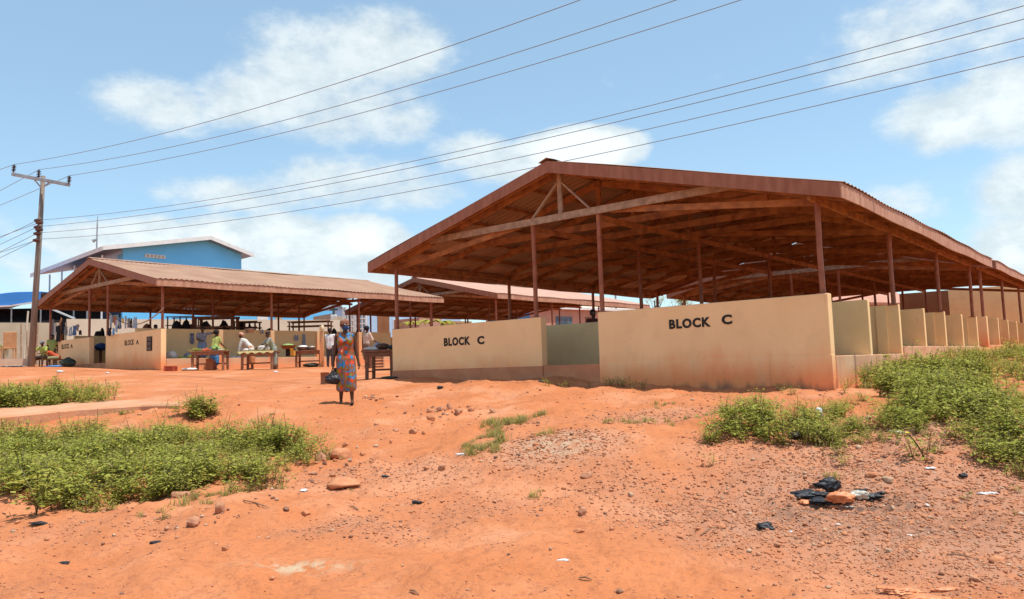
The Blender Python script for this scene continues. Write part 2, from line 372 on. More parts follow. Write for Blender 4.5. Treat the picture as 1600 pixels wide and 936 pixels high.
def gmix(f, c0, c1):
    x = t.nodes.new('ShaderNodeMix'); x.data_type = 'RGBA'; t.links.new(f, x.inputs[0]); t.links.new(c0, x.inputs[6]); x.inputs[7].default_value = (*c1, 1); return x.outputs[2]
c = t.nodes[mg['ramp']].outputs[0]
c = gmix(gm('MULTIPLY', gmr(gnoise(.8, 7), .48, .70), .5), c, (.70,.34,.19))      # pale dry dust
c = gmix(gm('MULTIPLY', gmr(gnoise(2.7, 8, (1,1.6,1)), .56, .7), .45), c, (.38,.125,.055))  # damp darker crust
c = gmix(gm('MULTIPLY', gmr(gnoise(22, 8, rough=.7), .50, .64), .6), c, (.32,.11,.055))      # grit
c = gmix(gm('MULTIPLY', gmr(gnoise(60, 4), .60, .72), .40), c, (.70,.36,.20))
at_g = t.nodes.new('ShaderNodeAttribute'); at_g.attribute_name = 'gravel'
c = gmix(gm('MULTIPLY', at_g.outputs['Fac'], gmr(gnoise(8, 6), .3, .6, .45, .9)), c, (.42,.215,.135))
at_k = t.nodes.new('ShaderNodeAttribute'); at_k.attribute_name = 'soot'
c = gmix(gm('MULTIPLY', at_k.outputs['Fac'], gmr(gnoise(14, 6), .38, .6, .1, .8)), c, (.085,.06,.05))
at_a = t.nodes.new('ShaderNodeAttribute'); at_a.attribute_name = 'ash'
c = gmix(gm('MULTIPLY', at_a.outputs['Fac'], gmr(gnoise(9, 6), .42, .58, 0, .8)), c, (.50,.42,.28))
t.links.new(c, bs.inputs['Base Color'])
bp = t.nodes.new('ShaderNodeBump'); bp.inputs['Strength'].default_value = .8; bp.inputs['Distance'].default_value = .03
hh = gm('ADD', gm('MULTIPLY', gnoise(9, 8, rough=.65), 1.2), gm('MULTIPLY', gnoise(45, 5, rough=.7), .35))
t.links.new(hh, bp.inputs['Height']); t.links.new(bp.outputs[0], bs.inputs['Normal'])
ground = arr_mesh('ground', V, F, mg, smooth=True); tag(ground, kind='structure')
def pg(pts): return [tuple(G(*p))[:2] for p in pts]
def blobf(x, y, spots):
    f = np.zeros_like(x)
    for (p, sx, sy, a) in spots: f = np.maximum(f, a*np.exp(-(((x-p.x)/sx)**2+((y-p.y)/sy)**2)))
    return f
GRAV = [(G(1400,760),2.1,1.7,1),(G(1250,830),1.2,.8,1),(G(1450,680),.8,1.0,1),(G(1480,850),1.6,.9,1),(G(870,690),.8,.6,1.0),(G(1060,650),1.5,.8,.55),(G(620,740),1.0,.8,.5),(G(730,800),1.0,.7,.35),(G(1000,760),1.2,1.0,.4),(G(560,820),.7,.4,.6)]
def gravf(x, y): return np.clip(blobf(x, y, GRAV)*1.15+fbm(x*1.3+7, y*1.3, 3)*.4, 0, 1)
SOOT = [(G(1330,800),.75,.3,1),(G(1420,825),.8,.28,.7),(G(420,655),.5,.5,.0)]
ASH = [(G(470,890),.35,.10,1),(G(870,690),.55,.35,.7),(G(200,600),1.2,.3,.4)]
xs, ys = V[:,0].astype(float), V[:,1].astype(float)
for nm, val in (('gravel', gravf(xs, ys)), ('soot', blobf(xs, ys, SOOT)), ('ash', blobf(xs, ys, ASH))):
    a = ground.data.attributes.new(nm, 'FLOAT', 'POINT'); a.data.foreach_set('value', val.astype(np.float32))


# ------------------------------------------------------------------ market sheds
TH = .6949
def plane_hit(px, py, K):
    """front wall plane of a shed with corner K: returns local x, z above eye"""
    r = ray(px, py); n = Vector((math.sin(TH), math.cos(TH))); k = Vector(K[:2])
    d = k.dot(n)/(r.x*n.x+n.y); p = Vector((r.x*d, d)); ex = Vector((math.cos(TH), -math.sin(TH)))
    return (p-k).dot(ex), r.z*d
def lettering(parent, text, x0, x1, z0, z1, y, base, mirror=False):
    cu = bpy.data.curves.new('lettering', 'FONT'); cu.body = text; cu.extrude = .002; cu.offset = .045 if base < 0 else .02; cu.space_character = 1.14; cu.resolution_u = 3
    tmp = bpy.data.objects.new('tmp', cu); col.objects.link(tmp); bpy.context.view_layer.update()
    me = bpy.data.meshes.new_from_object(tmp.evaluated_get(bpy.context.evaluated_depsgraph_get())); bpy.data.objects.remove(tmp)
    v = np.array([q.co[:] for q in me.vertices]); a, b = v.min(0), v.max(0)
    for q, c in zip(me.vertices, v):
        q.co = (x0+(c[0]-a[0])/(b[0]-a[0])*(x1-x0), y-(c[2]-a[2]), z0-base+(c[1]-a[1])/(b[1]-a[1])*(z1-z0))
    me.materials.clear(); me.materials.append(M_letter); me.update()
    o = bpy.data.objects.new('lettering', me); return link(o, parent)

def shed(label, K, base, zt, ze, zr, W, S, L, fl, p1, p2, texts=(), partitions=True, g=(4.61, 6.09), spine_z=None, roofm=None, front_raw=True, steps=(), side_pillars=False, detail=2, plinth_seam=0, front_walls=True):
    """K corner (x, y); all z above eye; local x runs right along the front (0 .. -W), local y goes back"""
    root = empty('market_shed', (K[0], K[1], EYE+base), -TH, label, 'market shed', 'open sided market sheds')
    Z = lambda z: z-base
    roofm = roofm or M_roof
    ov, fv = .43, .36; spine_z = spine_z or zt; bt = .2; lo = Z(base)-.5
    # floor and plinths
    MB().box(-W+.02, -.02, .03, L-.25, lo, Z(fl)).build('floor_slab', M_floor, root)
    def wall(x0, x1, y0, y1, z1, m=M_part, name='wall', z0=lo, bev=.008): return MB().box(x0, x1, y0, y1, Z(z0) if z0 != lo else lo, Z(z1)).build(name, m, root, bevel=bev)
    if front_walls:
        w1 = wall(-g[0], 0, 0, bt, zt, M_front); w2 = wall(-W, -g[1], 0, bt, zt, M_front)
        for (text, px0, px1, py0, py1, which) in texts:
            xa, za = plane_hit(px0, py1, K); xb, zb = plane_hit(px1, py1, K); _, zc = plane_hit((px0+px1)/2, py0, K)
            zm = (za+zb)/2; hgt = plane_hit(px0, py0, K)[1]-za
            lettering((w1, w2)[which], text, xa, xb, zm, zm+hgt, -.004, base)
        MB().box(-W-.012, -g[1]+.006, -.014, bt, lo, Z(fl)+.0).build('plinth', M_plinth, root, bevel=.004)
        MB().box(-g[1]+.008, -g[0]-.008, .01, bt+.1, lo, Z(fl)+.005).build('door_sill', M_plinth, root, bevel=.01)
        if plinth_seam:
            MB().box(-g[0]+.004, .010, -.012, .1, lo, Z(plinth_seam)).build('plinth', M_lower, root, bevel=.003)
    MB().box(-.24, .012, bt+.004, L-.3, lo, Z(fl)+.012).build('plinth', M_plinth_light, root, bevel=.01)
    MB().box(-W-.012, -W+.24, bt+.004, L-.3, lo, Z(fl)+.012).build('plinth', M_plinth_light, root, bevel=.01)
    for (ya, dz) in steps:
        MB().box(-.26, .02, ya, L-.28, lo, Z(fl)+dz).build('plinth', M_plinth_light, root, bevel=.01)
        MB().box(-2.5, -.27, ya+.02, L-.29, Z(fl)-.1, Z(fl)+dz).build('raised_floor', M_floor, root)
    # spine walls and the stall partitions
    sx = 2.45
    wall(-sx-.13, -sx, .21, L-1.0, spine_z, M_part, 'spine_wall', fl-.02)
    wall(-W+sx, -W+sx+.13, .21, L-1.0, spine_z, M_part, 'spine_wall', fl-.02)
    wall(-W+sx+.14, -sx-.14, S/2+.1, S/2+.23, zt-.04, M_part, 'cross_wall', fl-.02)
    nb = int(round((L-.6)/S))
    for k in range(1, 2*nb+1):
        y = .1+k*S/2
        if y > L-.3: continue
        if partitions:
            wall(-sx+.002, -.0, y-.06, y+.06, zt+.0, M_part, 'partition_wall', fl-.02)
            if k % 2 == 0 and k: MB().box(-.46, -.24, y-.10, y-.062, Z(fl), Z(zt)-.004).build('pillar', M_part, root, bevel=.006)
        elif side_pillars:
            MB().box(-.16, .015, y-.11, y+.07, lo, Z(zt)).build('pillar', M_pillar, root, bevel=.01)
        wall(-W+.0, -W+sx-.002, y-.06, y+.06, zt, M_part, 'partition_wall', fl-.02)
    # roof
    sl = (zr-ze-.2)/(W/2+ov); rz = lambda x: Z(zr)-abs(x+W/2)*sl       # top of the sheets at local x
    y0, y1 = -fv, L
    m = MB()
    for sgn in (-1, 1):
        xe = -W/2+sgn*(W/2+ov+.05); mm = MB(); ny = int((y1-y0+.1)/.05); pr = [0,0,.022,.022]
        vs = []; nx = 9
        for i in range(nx):
            for j in range(ny+1):
                x = -W/2+(xe+W/2)*i/(nx-1); y = y0-.03+.05*j
                sag = .012*math.sin(y*1.9+x)+.010*math.sin(y*.7+2+x*.5)
                vs.append((x, y, rz(x)+pr[j % 4]+sag-.01))
        fs = [(i*(ny+1)+j, (i+1)*(ny+1)+j, (i+1)*(ny+1)+j+1, i*(ny+1)+j+1) for i in range(nx-1) for j in range(ny)]
        mm.add(vs, fs).build('roof_sheet', roofm, root)
    MB().prism([(-W/2-.22, y0-.05, rz(-W/2-.22)+.03),(-W/2, y0-.05, rz(-W/2)+.05),(-W/2+.22, y0-.05, rz(-W/2+.22)+.03),(-W/2, y0-.05, rz(-W/2)+.034)],
               [(-W/2-.22, y1+.05, rz(-W/2-.22)+.03),(-W/2, y1+.05, rz(-W/2)+.05),(-W/2+.22, y1+.05, rz(-W/2+.22)+.03),(-W/2, y1+.05, rz(-W/2)+.034)]).build('ridge_cap', roofm, root)
    # fascia boards
    for y in (y0-.028, y1+.003):
        for sgn in (-1, 1):
            xe = -W/2+sgn*(W/2+ov); a = (-W/2, rz(-W/2)-.02); b = (xe, rz(xe)-.02); h = .25
            MB().prism([(a[0],y,a[1]-h),(b[0],y,b[1]-h),(b[0],y,b[1]),(a[0],y,a[1])], [(a[0],y+.025,a[1]-h),(b[0],y+.025,b[1]-h),(b[0],y+.025,b[1]),(a[0],y+.025,a[1])]).build('fascia_board', M_fascia, root)
    for sgn in (-1, 1):
        xe = -W/2+sgn*(W/2+ov); x0, x1 = sorted((xe, xe+sgn*.025)); n = 14; mm = MB()
        ys = [y0-.03+(y1-y0+.06)*i/n for i in range(n+1)]; zz = rz(xe)-.03
        sg = [.018*math.sin(q*1.25+1)+.012*math.sin(q*.55) for q in ys]
        for i in range(n):
            k = [(x0,ys[i],zz-.25+sg[i]),(x1,ys[i],zz-.25+sg[i]),(x1,ys[i],zz+sg[i]*.6),(x0,ys[i],zz+sg[i]*.6)]
            k2 = [(x0,ys[i+1],zz-.25+sg[i+1]),(x1,ys[i+1],zz-.25+sg[i+1]),(x1,ys[i+1],zz+sg[i+1]*.6),(x0,ys[i+1],zz+sg[i+1]*.6)]
            mm.prism(k, k2)
        mm.build('fascia_board', M_sidefascia, root, fix=True)
    # trusses
    nt_ = nb*3; rt = .065; dist = W/2+ov-.02
    ytr = [.1+i*S/3 for i in range(nt_+1) if .1+i*S/3 < y1-.1]
    for i, y in enumerate([y0+.12]+ytr[0:]):
        raw = (front_raw and i == 1)
        mm = MB()
        for sgn in (-1, 1):
            xe = -W/2+sgn*dist
            mm.beam((-W/2, y, rz(-W/2)-.03-rt-.08), (xe, y, rz(xe)-.03-rt-.08), .05, .15, mi=0)
        tr = mm.build('rafter_pair', M_rafter, root)
        if i == 0: continue
        zt_ = Z(zt)+1.57+.56 ; half = (rz(-W/2)-.13-zt_)/sl
        jx = random.uniform(-.25,.25)
        tm = M_raw if raw else M_rafter
        MB().beam((-W/2-half+jx*.3, y-.052, zt_), (-W/2+half+jx*.3, y-.052, zt_), .05, .15).build('tie_beam', tm, tr)
        if raw or i % 3 == 1 or detail > 1:
            kp = MB().beam((-W/2+jx*.0, y-.055, zt_+.06), (-W/2+jx*.0, y-.055, rz(-W/2)-.12), .05, .11, up=(1,0,0)).build('king_post', tm, tr)
        if raw or i % 3 == 1:
            for sgn in (-1, 1):
                MB().beam((-W/2+sgn*.05, y-.06, rz(-W/2)-.42), (-W/2+sgn*.78, y-.06, zt_+.05), .04, .07, up=(0,1,0)).build('strut', tm, tr)
        if i % 3 == 1:   # lower knee chord running from side post head to the tie
            for sgn in (-1, 1):
                xe = -W/2+sgn*(W/2-.1)
                MB().beam((xe, y+.05, Z(ze)+.02), (-W/2+sgn*1.2, y+.05, zt_-.02), .05, .12).build('bottom_chord', M_rafter, tr)
    for k in range(7):
        for sgn in (-1, 1):
            x = -W/2+sgn*(.12+(dist-.2)*k/6); z = rz(x)-.03-rt/2
            MB().beam((x, y0, z), (x, y1-.02, z), .05, rt).build('purlin', M_rafter, root)
    for x in (-.1, -W+.1):
        MB().beam((x, y0+.05, Z(ze)+.06), (x, y1-.05, Z(ze)+.06), .05, .14).build('eave_beam', M_rafter, root)
    for x in (-p1, -p2):
        zz = Z(zt)+1.57+.56-.14
        MB().beam((x, .05, zz-.01), (x, y1-.2, zz-.01), .05, .12).build('runner_beam', M_rafter, root)
    # posts
    def post(x, y, zb, ztp, r=.048):
        mm = MB().tube([(x,y,zb),(x+random.uniform(-.012,.012),y,(zb+ztp)/2),(x,y,ztp)], r, 10)
        pw = mm.build('post', M_post, root, smooth=False)
        if detail > 1: MB().box(x-.09,x+.09,y-.09,y+.09,zb+.0,zb+.022).build('base_plate', M_post, pw)
    for i in range(nb+1):
        y = .1+i*S
        if y > L-.2: y = L-.35
        b = Z(zt)-.01 if y < L-.3 else Z(fl)
        post(-.1, y, b, Z(ze)); post(-W+.1, y, b, Z(ze))
        for x in (-p1, -p2): post(x, y, Z(zt)-.01 if i == 0 and front_walls else Z(fl), Z(zt)+1.57+.50)
    return root

KC = (5.288, 12.923)
kd = lambda K, v, u=0: (K[0]+math.sin(TH)*v-math.cos(TH)*u, K[1]+math.cos(TH)*v+math.sin(TH)*u)
shedC = shed('nearest brown roofed market shed with BLOCK C painted on its cream walls', KC, -.62, 1.06, 2.63, 4.36, 10.95, 4.54, 14.2, .0, 4.55, 6.29,
     texts=[('BLOCK', 694,735,527,540,1), ('C', 746,757,525,538,1), ('BLOCK', 1046,1111,497.5,512.5,0), ('C', 1128,1144.5,491.5,507,0)], steps=[(4.72, .17)], plinth_seam=.03)
KD = kd(KC, 16.15, .1)
shed('brown roofed shed behind the BLOCK C shed, its gable end seen under that roof', KD, -.1, 1.15, 2.72, 4.42, 11.0, 4.6, 14.2, .2, 4.6, 6.35, detail=1)
KA = (-12.9, 28.3)
shed('left brown roofed market shed with BLOCK A painted on its cream walls', KA, .2, 1.81, 3.41, 5.02, 10.95, 4.57, 14.2, .70, 4.77, 6.56,
     texts=[('BLOCK', 195,209.5,531,539.5,0), ('A', 212.5,217,531.2,538,0), ('BLOCK', 96.5,108,537.5,545,1), ('A', 110.3,113.8,537.5,544,1)], partitions=False, spine_z=1.98, side_pillars=True, g=(4.7,6.3), detail=1)
KB = (-.795, 38.44)
shed('far middle shed with a sun faded brown roof behind the two lettered sheds', KB, .35, 1.88, 3.45, 5.03, 11.07, 4.63, 14.4, .8, 4.7, 6.4, roofm=M_roof_b, partitions=False, side_pillars=True, detail=1)

# ------------------------------------------------------------------ utility pole and its lines
def one(mb, name, m, label, cat, group=None, smooth=False, kind=None, bevel=0):
    """a thing that is a single mesh, origin moved to its base"""
    v = np.array(mb.v); c = Vector(((v[:,0].min()+v[:,0].max())/2, (v[:,1].min()+v[:,1].max())/2, v[:,2].min()))
    mb.v = [tuple(Vector(p)-c) for p in mb.v]
    o = mb.build(name, m, None, smooth=smooth, bevel=bevel); o.location = c
    return tag(o, label, cat, group, kind or 'thing')
PD = 30.0
pb = at(48,573,PD); ptop = at(67.5,275,PD); pb.z -= .3
pole = empty('utility_pole', pb, 0, 'tall leaning wooden utility pole with crossarm at the left', 'utility pole')
rel = lambda p: Vector(p)-pb
MB().tube([rel(pb), rel(pb.lerp(ptop,.5)), rel(ptop)], [.125,.105,.08], 12).build('shaft', M_polewood, pole, smooth=True)
ca, cb = at(19,272,PD-.3), at(109,289,PD-.15)
MB().beam(rel(ca), rel(cb), .12, .13).build('crossarm', M_metal, pole, bevel=.01)
MB().beam(rel(at(54,281,PD-.25)), rel(at(64,293,PD-.12)), .03, .05).beam(rel(at(78,285,PD-.2)), rel(at(69,291,PD-.12)), .03, .05).build('arm_brace', M_metal, pole)
M_ins = mat('brown_porcelain', (.10,.05,.04), (.07,.035,.03), 4, .3)
INS = []
for (x0, y0, x1, y1) in ((20.5,271,22.5,257),(60,280,61,265),(107.5,288,108.5,274.5)):
    a, b = at(x0,y0,PD-.25), at(x1,y1,PD-.25); INS.append(b); m = MB().tube([rel(a), rel(b)], .025, 8)
    for k in range(4):
        c = a.lerp(b, .3+.17*k); m.tube([rel(c-Vector((0,0,.02))), rel(c), rel(c+Vector((0,0,.02)))], [.04,.085,.035], 10)
    m.build('insulator', M_ins, pole, smooth=False)
LOW = []
for (x, y) in ((58,344.5),(57.5,355),(57,365),(56,375.5),(60.5,348),(60,359)):
    c = at(x, y, PD-.2); MB().tube([rel(c-Vector((.10,0,0))), rel(c), rel(c+Vector((.16,0,0)))], [.05,.08,.05], 8).build('insulator', M_ins, pole)
    LOW.append(c)
E_xy = Vector((24.0, 1.5))
def wire(S, E2, q1, q2, label, r=.011):
    """span from S through two seen points, ending over E2 beyond the picture"""
    s = Vector(S[:2]); e = Vector(E2)-s; A = []; B = []
    for (px, py) in (q1, q2):
        rv = ray(px, py); n = Vector((-e.y, e.x)); d = s.dot(n)/(rv.x*n.x+n.y); p = Vector((rv.x*d, d)); tt = (p-s).dot(e)/e.dot(e)
        A.append([tt, -4*tt*(1-tt)]); B.append(rv.z*d+EYE-S[2])
    dz, sag = np.linalg.solve(np.array(A), np.array(B)); pts = []
    for i in range(61):
        tt = i/60; pts.append((S[0]+e.x*tt, S[1]+e.y*tt, S[2]+dz*tt-4*sag*tt*(1-tt)))
    one(MB().tube(pts, r, 5), 'power_line', M_wire, label, 'power line', 'power lines strung from the utility pole', smooth=True)
    return dz, sag
UPX = ['upper power line from the outer left insulator, topmost in the sky', 'upper power line from the middle insulator of the crossarm', 'upper power line from the right end insulator of the crossarm']
off = [Vector((-.4,-1.0)), Vector((0,0)), Vector((.4,1.0))]
for S, o2, q1, q2, lb in zip(INS, off, ((700,73),(700,115.5),(700,139.5)), ((905,0.5),(1055,0.5),(1156,.5)), UPX): print('wire', wire(S, E_xy+o2, q1, q2, lb, .0095))
for k, (q1, q2) in enumerate((((700,240),(1600,9)),((700,250),(1600,30)),((700,269),(1600,59.5)),((700,288),(1600,88)))):
    S = at(66, (343.5,353.5,363.5,373.5)[k], PD-.1)
    print('wire', wire(S, Vector((24.5,2.4)), q1, q2, ('highest','second','third','lowest')[k]+' of the four lower power lines running right from the mid pole', .0085))
# spans that leave to the left
def lspan(S, y0, y150, label):
    E_ = at(-260, y150, 62); pts = []
    tgt = ray(0, y0)
    for i in range(25):
        tt = i/24; p = Vector(S).lerp(E_, tt); p.z -= 4*.35*tt*(1-tt); pts.append(p)
    one(MB().tube(pts, .010, 5), 'power_line', M_wire, label, 'power line', 'power lines leaving the picture on the left', smooth=True)
for S, y0, y1, lb in ((INS[0],269,330,'line leaving left from the outer left insulator'),(INS[1],297,415,'line leaving left from the middle insulator behind the crossarm'),(INS[2],315,410,'line leaving left that passes behind the pole top'),
                     (LOW[0],369,470,'top line leaving left from the mid pole insulators'),(LOW[1],378,480,'second line leaving left from the mid pole insulators'),(LOW[2],386,500,'third line leaving left from the mid pole insulators'),(LOW[3],395,505,'lowest line leaving left from the mid pole insulators'),
                     (LOW[4],371,440,'flatter line leaving left just under the top mid pole line'),(LOW[3],386,460,'flatter line leaving left from the lowest mid pole insulator')):
    lspan(S, y0, y1, 'thin '+lb)

# ------------------------------------------------------------------ compound wall and things beyond the BLOCK A shed
def seg_wall(p0, p1, zt0, zt1, zb, th, name, m, label, cat, group=None, caps=()):
    p0, p1 = Vector(p0), Vector(p1); d = (p1-p0).normalized(); n = Vector((-d.y, d.x))*th/2
    b = [(p0-n), (p1-n), (p1+n), (p0+n)]
    m_ = MB().prism([(q.x,q.y,zb) for q in b], [(b[0].x,b[0].y,zt0),(b[1].x,b[1].y,zt1),(b[2].x,b[2].y,zt1),(b[3].x,b[3].y,zt0)])
    return one(m_, name, m, label, cat, group)
def P2(px, d): v = ray(px, 500)*d; return (v.x, v.y)
zat = lambda px, py, d: at(px, py, d).z
seg_wall(P2(-160,43), P2(103,46), zat(-160,504,43), zat(103,504.5,46), 1.6, .2, 'compound_wall', M_conc, 'grey rendered compound wall behind the utility pole', 'wall')
seg_wall(P2(104,46), P2(530,57), zat(104,498.5,46), zat(530,500,57), 1.6, .2, 'compound_wall', M_conc_light, 'pale taller compound wall seen through the BLOCK A shed', 'wall')
for i, (x0, y0, x1, y1, lb) in enumerate(((33,506,33,558,'thin grey wooden post leaning on the grey wall at its left'),(44,486,37,560,'pale bent post crossing the top of the grey wall'),(41,508,45,558,'short grey post between two others by the grey wall'),(59,506,57,560,'slim post by the grey wall right of the pole'))):
    d = 42.5; a, b = at(x0, y0, d), at(x1, y1, d); b.z = Hs(b.x, b.y)-.1
    one(MB().tube([b, a], .045, 6), 'wall_post', M_raw if i != 1 else M_conc_light, lb, 'post')
# kerb terrace in front of grey wall
a, b = P2(-160,33), P2(46,35.5); c_, d_ = P2(46,43), P2(-160,42)
mt_ = mat('pale_concrete_apron', (.60,.47,.36), (.52,.36,.25), 1, .95)
one(MB().prism([(q[0],q[1],1.4) for q in (a,b,c_,d_)], [(q[0],q[1],zat(20,560.5,35)) for q in (a,b,c_,d_)]), 'concrete_apron', mt_, 'pale raised concrete apron at the foot of the grey wall', 'apron')
# chair board and pot plant on apron
q = at(15,560,36.5); ch = empty('chair', q, .3, 'orange wooden chair facing away in front of the grey wall', 'chair')
M_orange = mat('faded_orange_wood', (.55,.28,.13), (.45,.21,.10), 4, .8)
MB().box(-.28,.28,-.03,.03,.5,1.25).build('backrest', M_orange, ch, bevel=.02)
MB().box(-.28,.28,-.45,-.03,.44,.5).build('seat', M_orange, ch, bevel=.01)
for x in (-.25,.25):
    for y in (-.4,-.0): MB().box(x-.03,x+.03,y-.03,y+.03,-.02,.47).build('leg', M_orange, ch)

def bldg(name, P0, dirs, label, cat): ...
# big blue two storey house: local x to the right/near, y back; near eave corner seen at (150,386)
BX, BY = -26.9, 50.0; bo = empty('blue_house', (BX, BY, 2.2), -TH, 'large bright blue two storey house with a low white edged gable roof', 'house')
zz = lambda z: z+EYE-2.2
# local y runs along the gable end (7.45 to ridge, 10.8 far eave), local -x runs along the verandah side
ze1, zr1, ze2 = 8.63, 10.1, 9.12; LEN = 12.0
rf = MB()
rf.prism([(.6,0,zz(ze1)-.12),(.6,7.45,zz(zr1)-.12),(.6,10.9,zz(ze2)-.12),(.6,10.9,zz(ze2)),(.6,7.45,zz(zr1)),(.6,0,zz(ze1))],
         [(-LEN,0,zz(ze1)-.62),(-LEN,7.45,zz(zr1)-.5),(-LEN,10.9,zz(ze2)-.5),(-LEN,10.9,zz(ze2)-.4),(-LEN,7.45,zz(zr1)-.4),(-LEN,0,zz(ze1)-.5)]).build('roof', M_metal, bo)
for (a, b, za, zb) in ((0,7.45,ze1,zr1),(7.45,10.95,zr1,ze2)):
    MB().prism([(.61,a,zz(za)-.22),(.61,b,zz(zb)-.22),(.61,b,zz(zb)+.06),(.61,a,zz(za)+.06)], [(.67,a,zz(za)-.22),(.67,b,zz(zb)-.22),(.67,b,zz(zb)+.06),(.67,a,zz(za)+.06)]).build('fascia_board', M_white, bo)
MB().prism([(.6,-.05,zz(ze1)-.25),(-LEN,-.05,zz(ze1)-.75),(-LEN,-.05,zz(ze1)-.47),(.6,-.05,zz(ze1)+.03)], [(.6,-.005,zz(ze1)-.25),(-LEN,-.005,zz(ze1)-.75),(-LEN,-.005,zz(ze1)-.47),(.6,-.005,zz(ze1)+.03)]).build('fascia_board', M_white, bo)
gw = MB().prism([(-.2,1.55,-1),(-.2,10.25,-1),(-.2,10.25,zz(9.1)),(-.2,7.45,zz(9.95)),(-.2,1.55,zz(8.8))], [(-.0,1.55,-1),(-.0,10.25,-1),(-.0,10.25,zz(9.1)),(-.0,7.45,zz(9.95)),(-.0,1.55,zz(8.8))]).build('wall', M_blue, bo)
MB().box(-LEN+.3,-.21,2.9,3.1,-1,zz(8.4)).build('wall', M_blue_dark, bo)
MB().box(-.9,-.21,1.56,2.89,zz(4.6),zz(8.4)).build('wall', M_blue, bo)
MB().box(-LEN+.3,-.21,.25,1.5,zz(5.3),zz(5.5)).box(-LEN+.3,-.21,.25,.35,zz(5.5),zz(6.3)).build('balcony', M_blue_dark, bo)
for k in range(6): MB().tube([(-.3-k*2.25,.35,-.5),(-.3-k*2.25,.35,zz(8.2-k*.09))], .06, 8).build('verandah_post', M_white, bo)
vt = MB().box(.002,.06,3.0,4.4,zz(8.28),zz(8.52)).build('vent_grille', M_white, bo)
for k in range(5): MB().box(.061,.075,3.1+k*.26,3.26+k*.26,zz(8.32),zz(8.48)).build('vent_slot', M_conc, vt)
MB().box(.002,.35,8.0,8.9,zz(7.35),zz(7.85)).build('air_unit', M_conc, bo, bevel=.02)
MB().box(.003,.03,5.0,6.0,zz(2.9),zz(4.1)).build('window', M_glass, bo)
for k in range(4): MB().box(-1.8-k*2.6,-.9-k*2.6,2.85,2.895,zz(5.6),zz(7.5)).build('door', M_dark, bo)
for k in range(4): MB().box(-2.0-k*2.6,-1.0-k*2.6,2.85,2.895,zz(2.5),zz(4.6)).build('window', M_glass, bo)
a = at(151,388,51); an = empty('roof_antenna', a, 0, 'thin antenna mast above the blue house roof corner', 'antenna')
MB().tube([(0,0,-.1),(0.02,0,1.6),(.04,0,2.2)], [.05,.04,.015], 6).build('mast', M_metal, an)
MB().tube([(-.25,0,.5),(0,0,.62)], [.14,.03], 8).build('dish', M_metal, an)

# low blue annex whose wall shows under the BLOCK A roof
def boxhouse(name, px0, d0, px1, d1, pytop, depth, m, label, cat='building', feats=(), rise=0, roofm=None, zb=1.4, over=.3):
    """a box shaped building whose front top edge runs between two seen columns"""
    a = Vector(P2(px0, d0)); b = Vector(P2(px1, d1)); ang = math.atan2(b.y-a.y, b.x-a.x); W_ = (b-a).length
    zt = zat((px0+px1)/2, pytop, (d0+d1)/2)
    o = empty(name, (a.x, a.y, zb), ang, label, cat); h = zt-zb
    MB().box(0, W_, 0, depth, -.3, h).build('wall', m, o)
    if rise:
        MB().prism([(-over,-over,h-.02),(W_+over,-over,h-.02),(W_+over,depth+over,h-.02),(-over,depth+over,h-.02)], [(-over,depth/2-.05,h+rise),(W_+over,depth/2-.05,h+rise),(W_+over,depth/2+.05,h+rise),(-over,depth/2+.05,h+rise)]).build('roof', roofm, o)
        MB().box(-over-.02,W_+over+.02,-over-.06,-over-.015,h-.15,h+.06).build('fascia_board', M_white if roofm is M_cream_roof else M_fascia, o)
    for (kind, fx0, fx1, fz0, fz1, fm) in feats:
        w_ = MB().box(fx0*W_, fx1*W_, -.05, -.003, fz0*h, fz1*h).build(kind, fm, o)
        if kind == 'window': MB().box(fx0*W_-.06, fx1*W_+.06, -.04, -.004, fz0*h-.07, fz0*h-.005).build('sill', M_conc, w_)
    return o
boxhouse('blue_annex', 95, 62, 240, 65, 478, 4, M_blue_pale, 'pale and dark blue low building under the left end of the BLOCK A roof', feats=[('door',.2,.42,.3,.98,M_blue_dark),('window',.5,.6,.5,.93,M_blue),('door',.68,.78,.3,.98,M_dark),('window',.82,.9,.5,.93,M_white)])
boxhouse('blue_shop', 228, 66, 520, 76, 484, 5, M_blue, 'long bright blue low building beyond the pale compound wall', feats=[('window',.10,.13,.6,.95,M_white),('window',.30,.34,.62,.9,M_glass),('door',.40,.46,.5,.97,M_dark),('window',.56,.62,.6,.9,M_white),('window',.66,.70,.6,.9,M_conc)])
# rounded white tent like canopy
q = at(283,500,60)
m_ = MB(); n = 12
for i in range(n):
    a0, a1 = math.pi*i/n, math.pi*(i+1)/n
    m_.prism([(q.x+.9-1.5*math.cos(a0), q.y, q.z-.3+1.25*math.sin(a0)),(q.x+.9-1.5*math.cos(a1), q.y, q.z-.3+1.25*math.sin(a1)),(q.x+.9-1.45*math.cos(a1), q.y, q.z-.34+1.25*math.sin(a1)),(q.x+.9-1.45*math.cos(a0), q.y, q.z-.34+1.25*math.sin(a0))],
             [(q.x+.9-1.5*math.cos(a0), q.y+2, q.z-.3+1.25*math.sin(a0)),(q.x+.9-1.5*math.cos(a1), q.y+2, q.z-.3+1.25*math.sin(a1)),(q.x+.9-1.45*math.cos(a1), q.y+2, q.z-.34+1.25*math.sin(a1)),(q.x+.9-1.45*math.cos(a0), q.y+2, q.z-.34+1.25*math.sin(a0))])
m_.box(q.x-.5, q.x+2.3, q.y+.5, q.y+.6, q.z-1.5, q.z+.55)
one(m_, 'arched_canopy', M_white, 'white arched canopy over the pale compound wall', 'canopy')

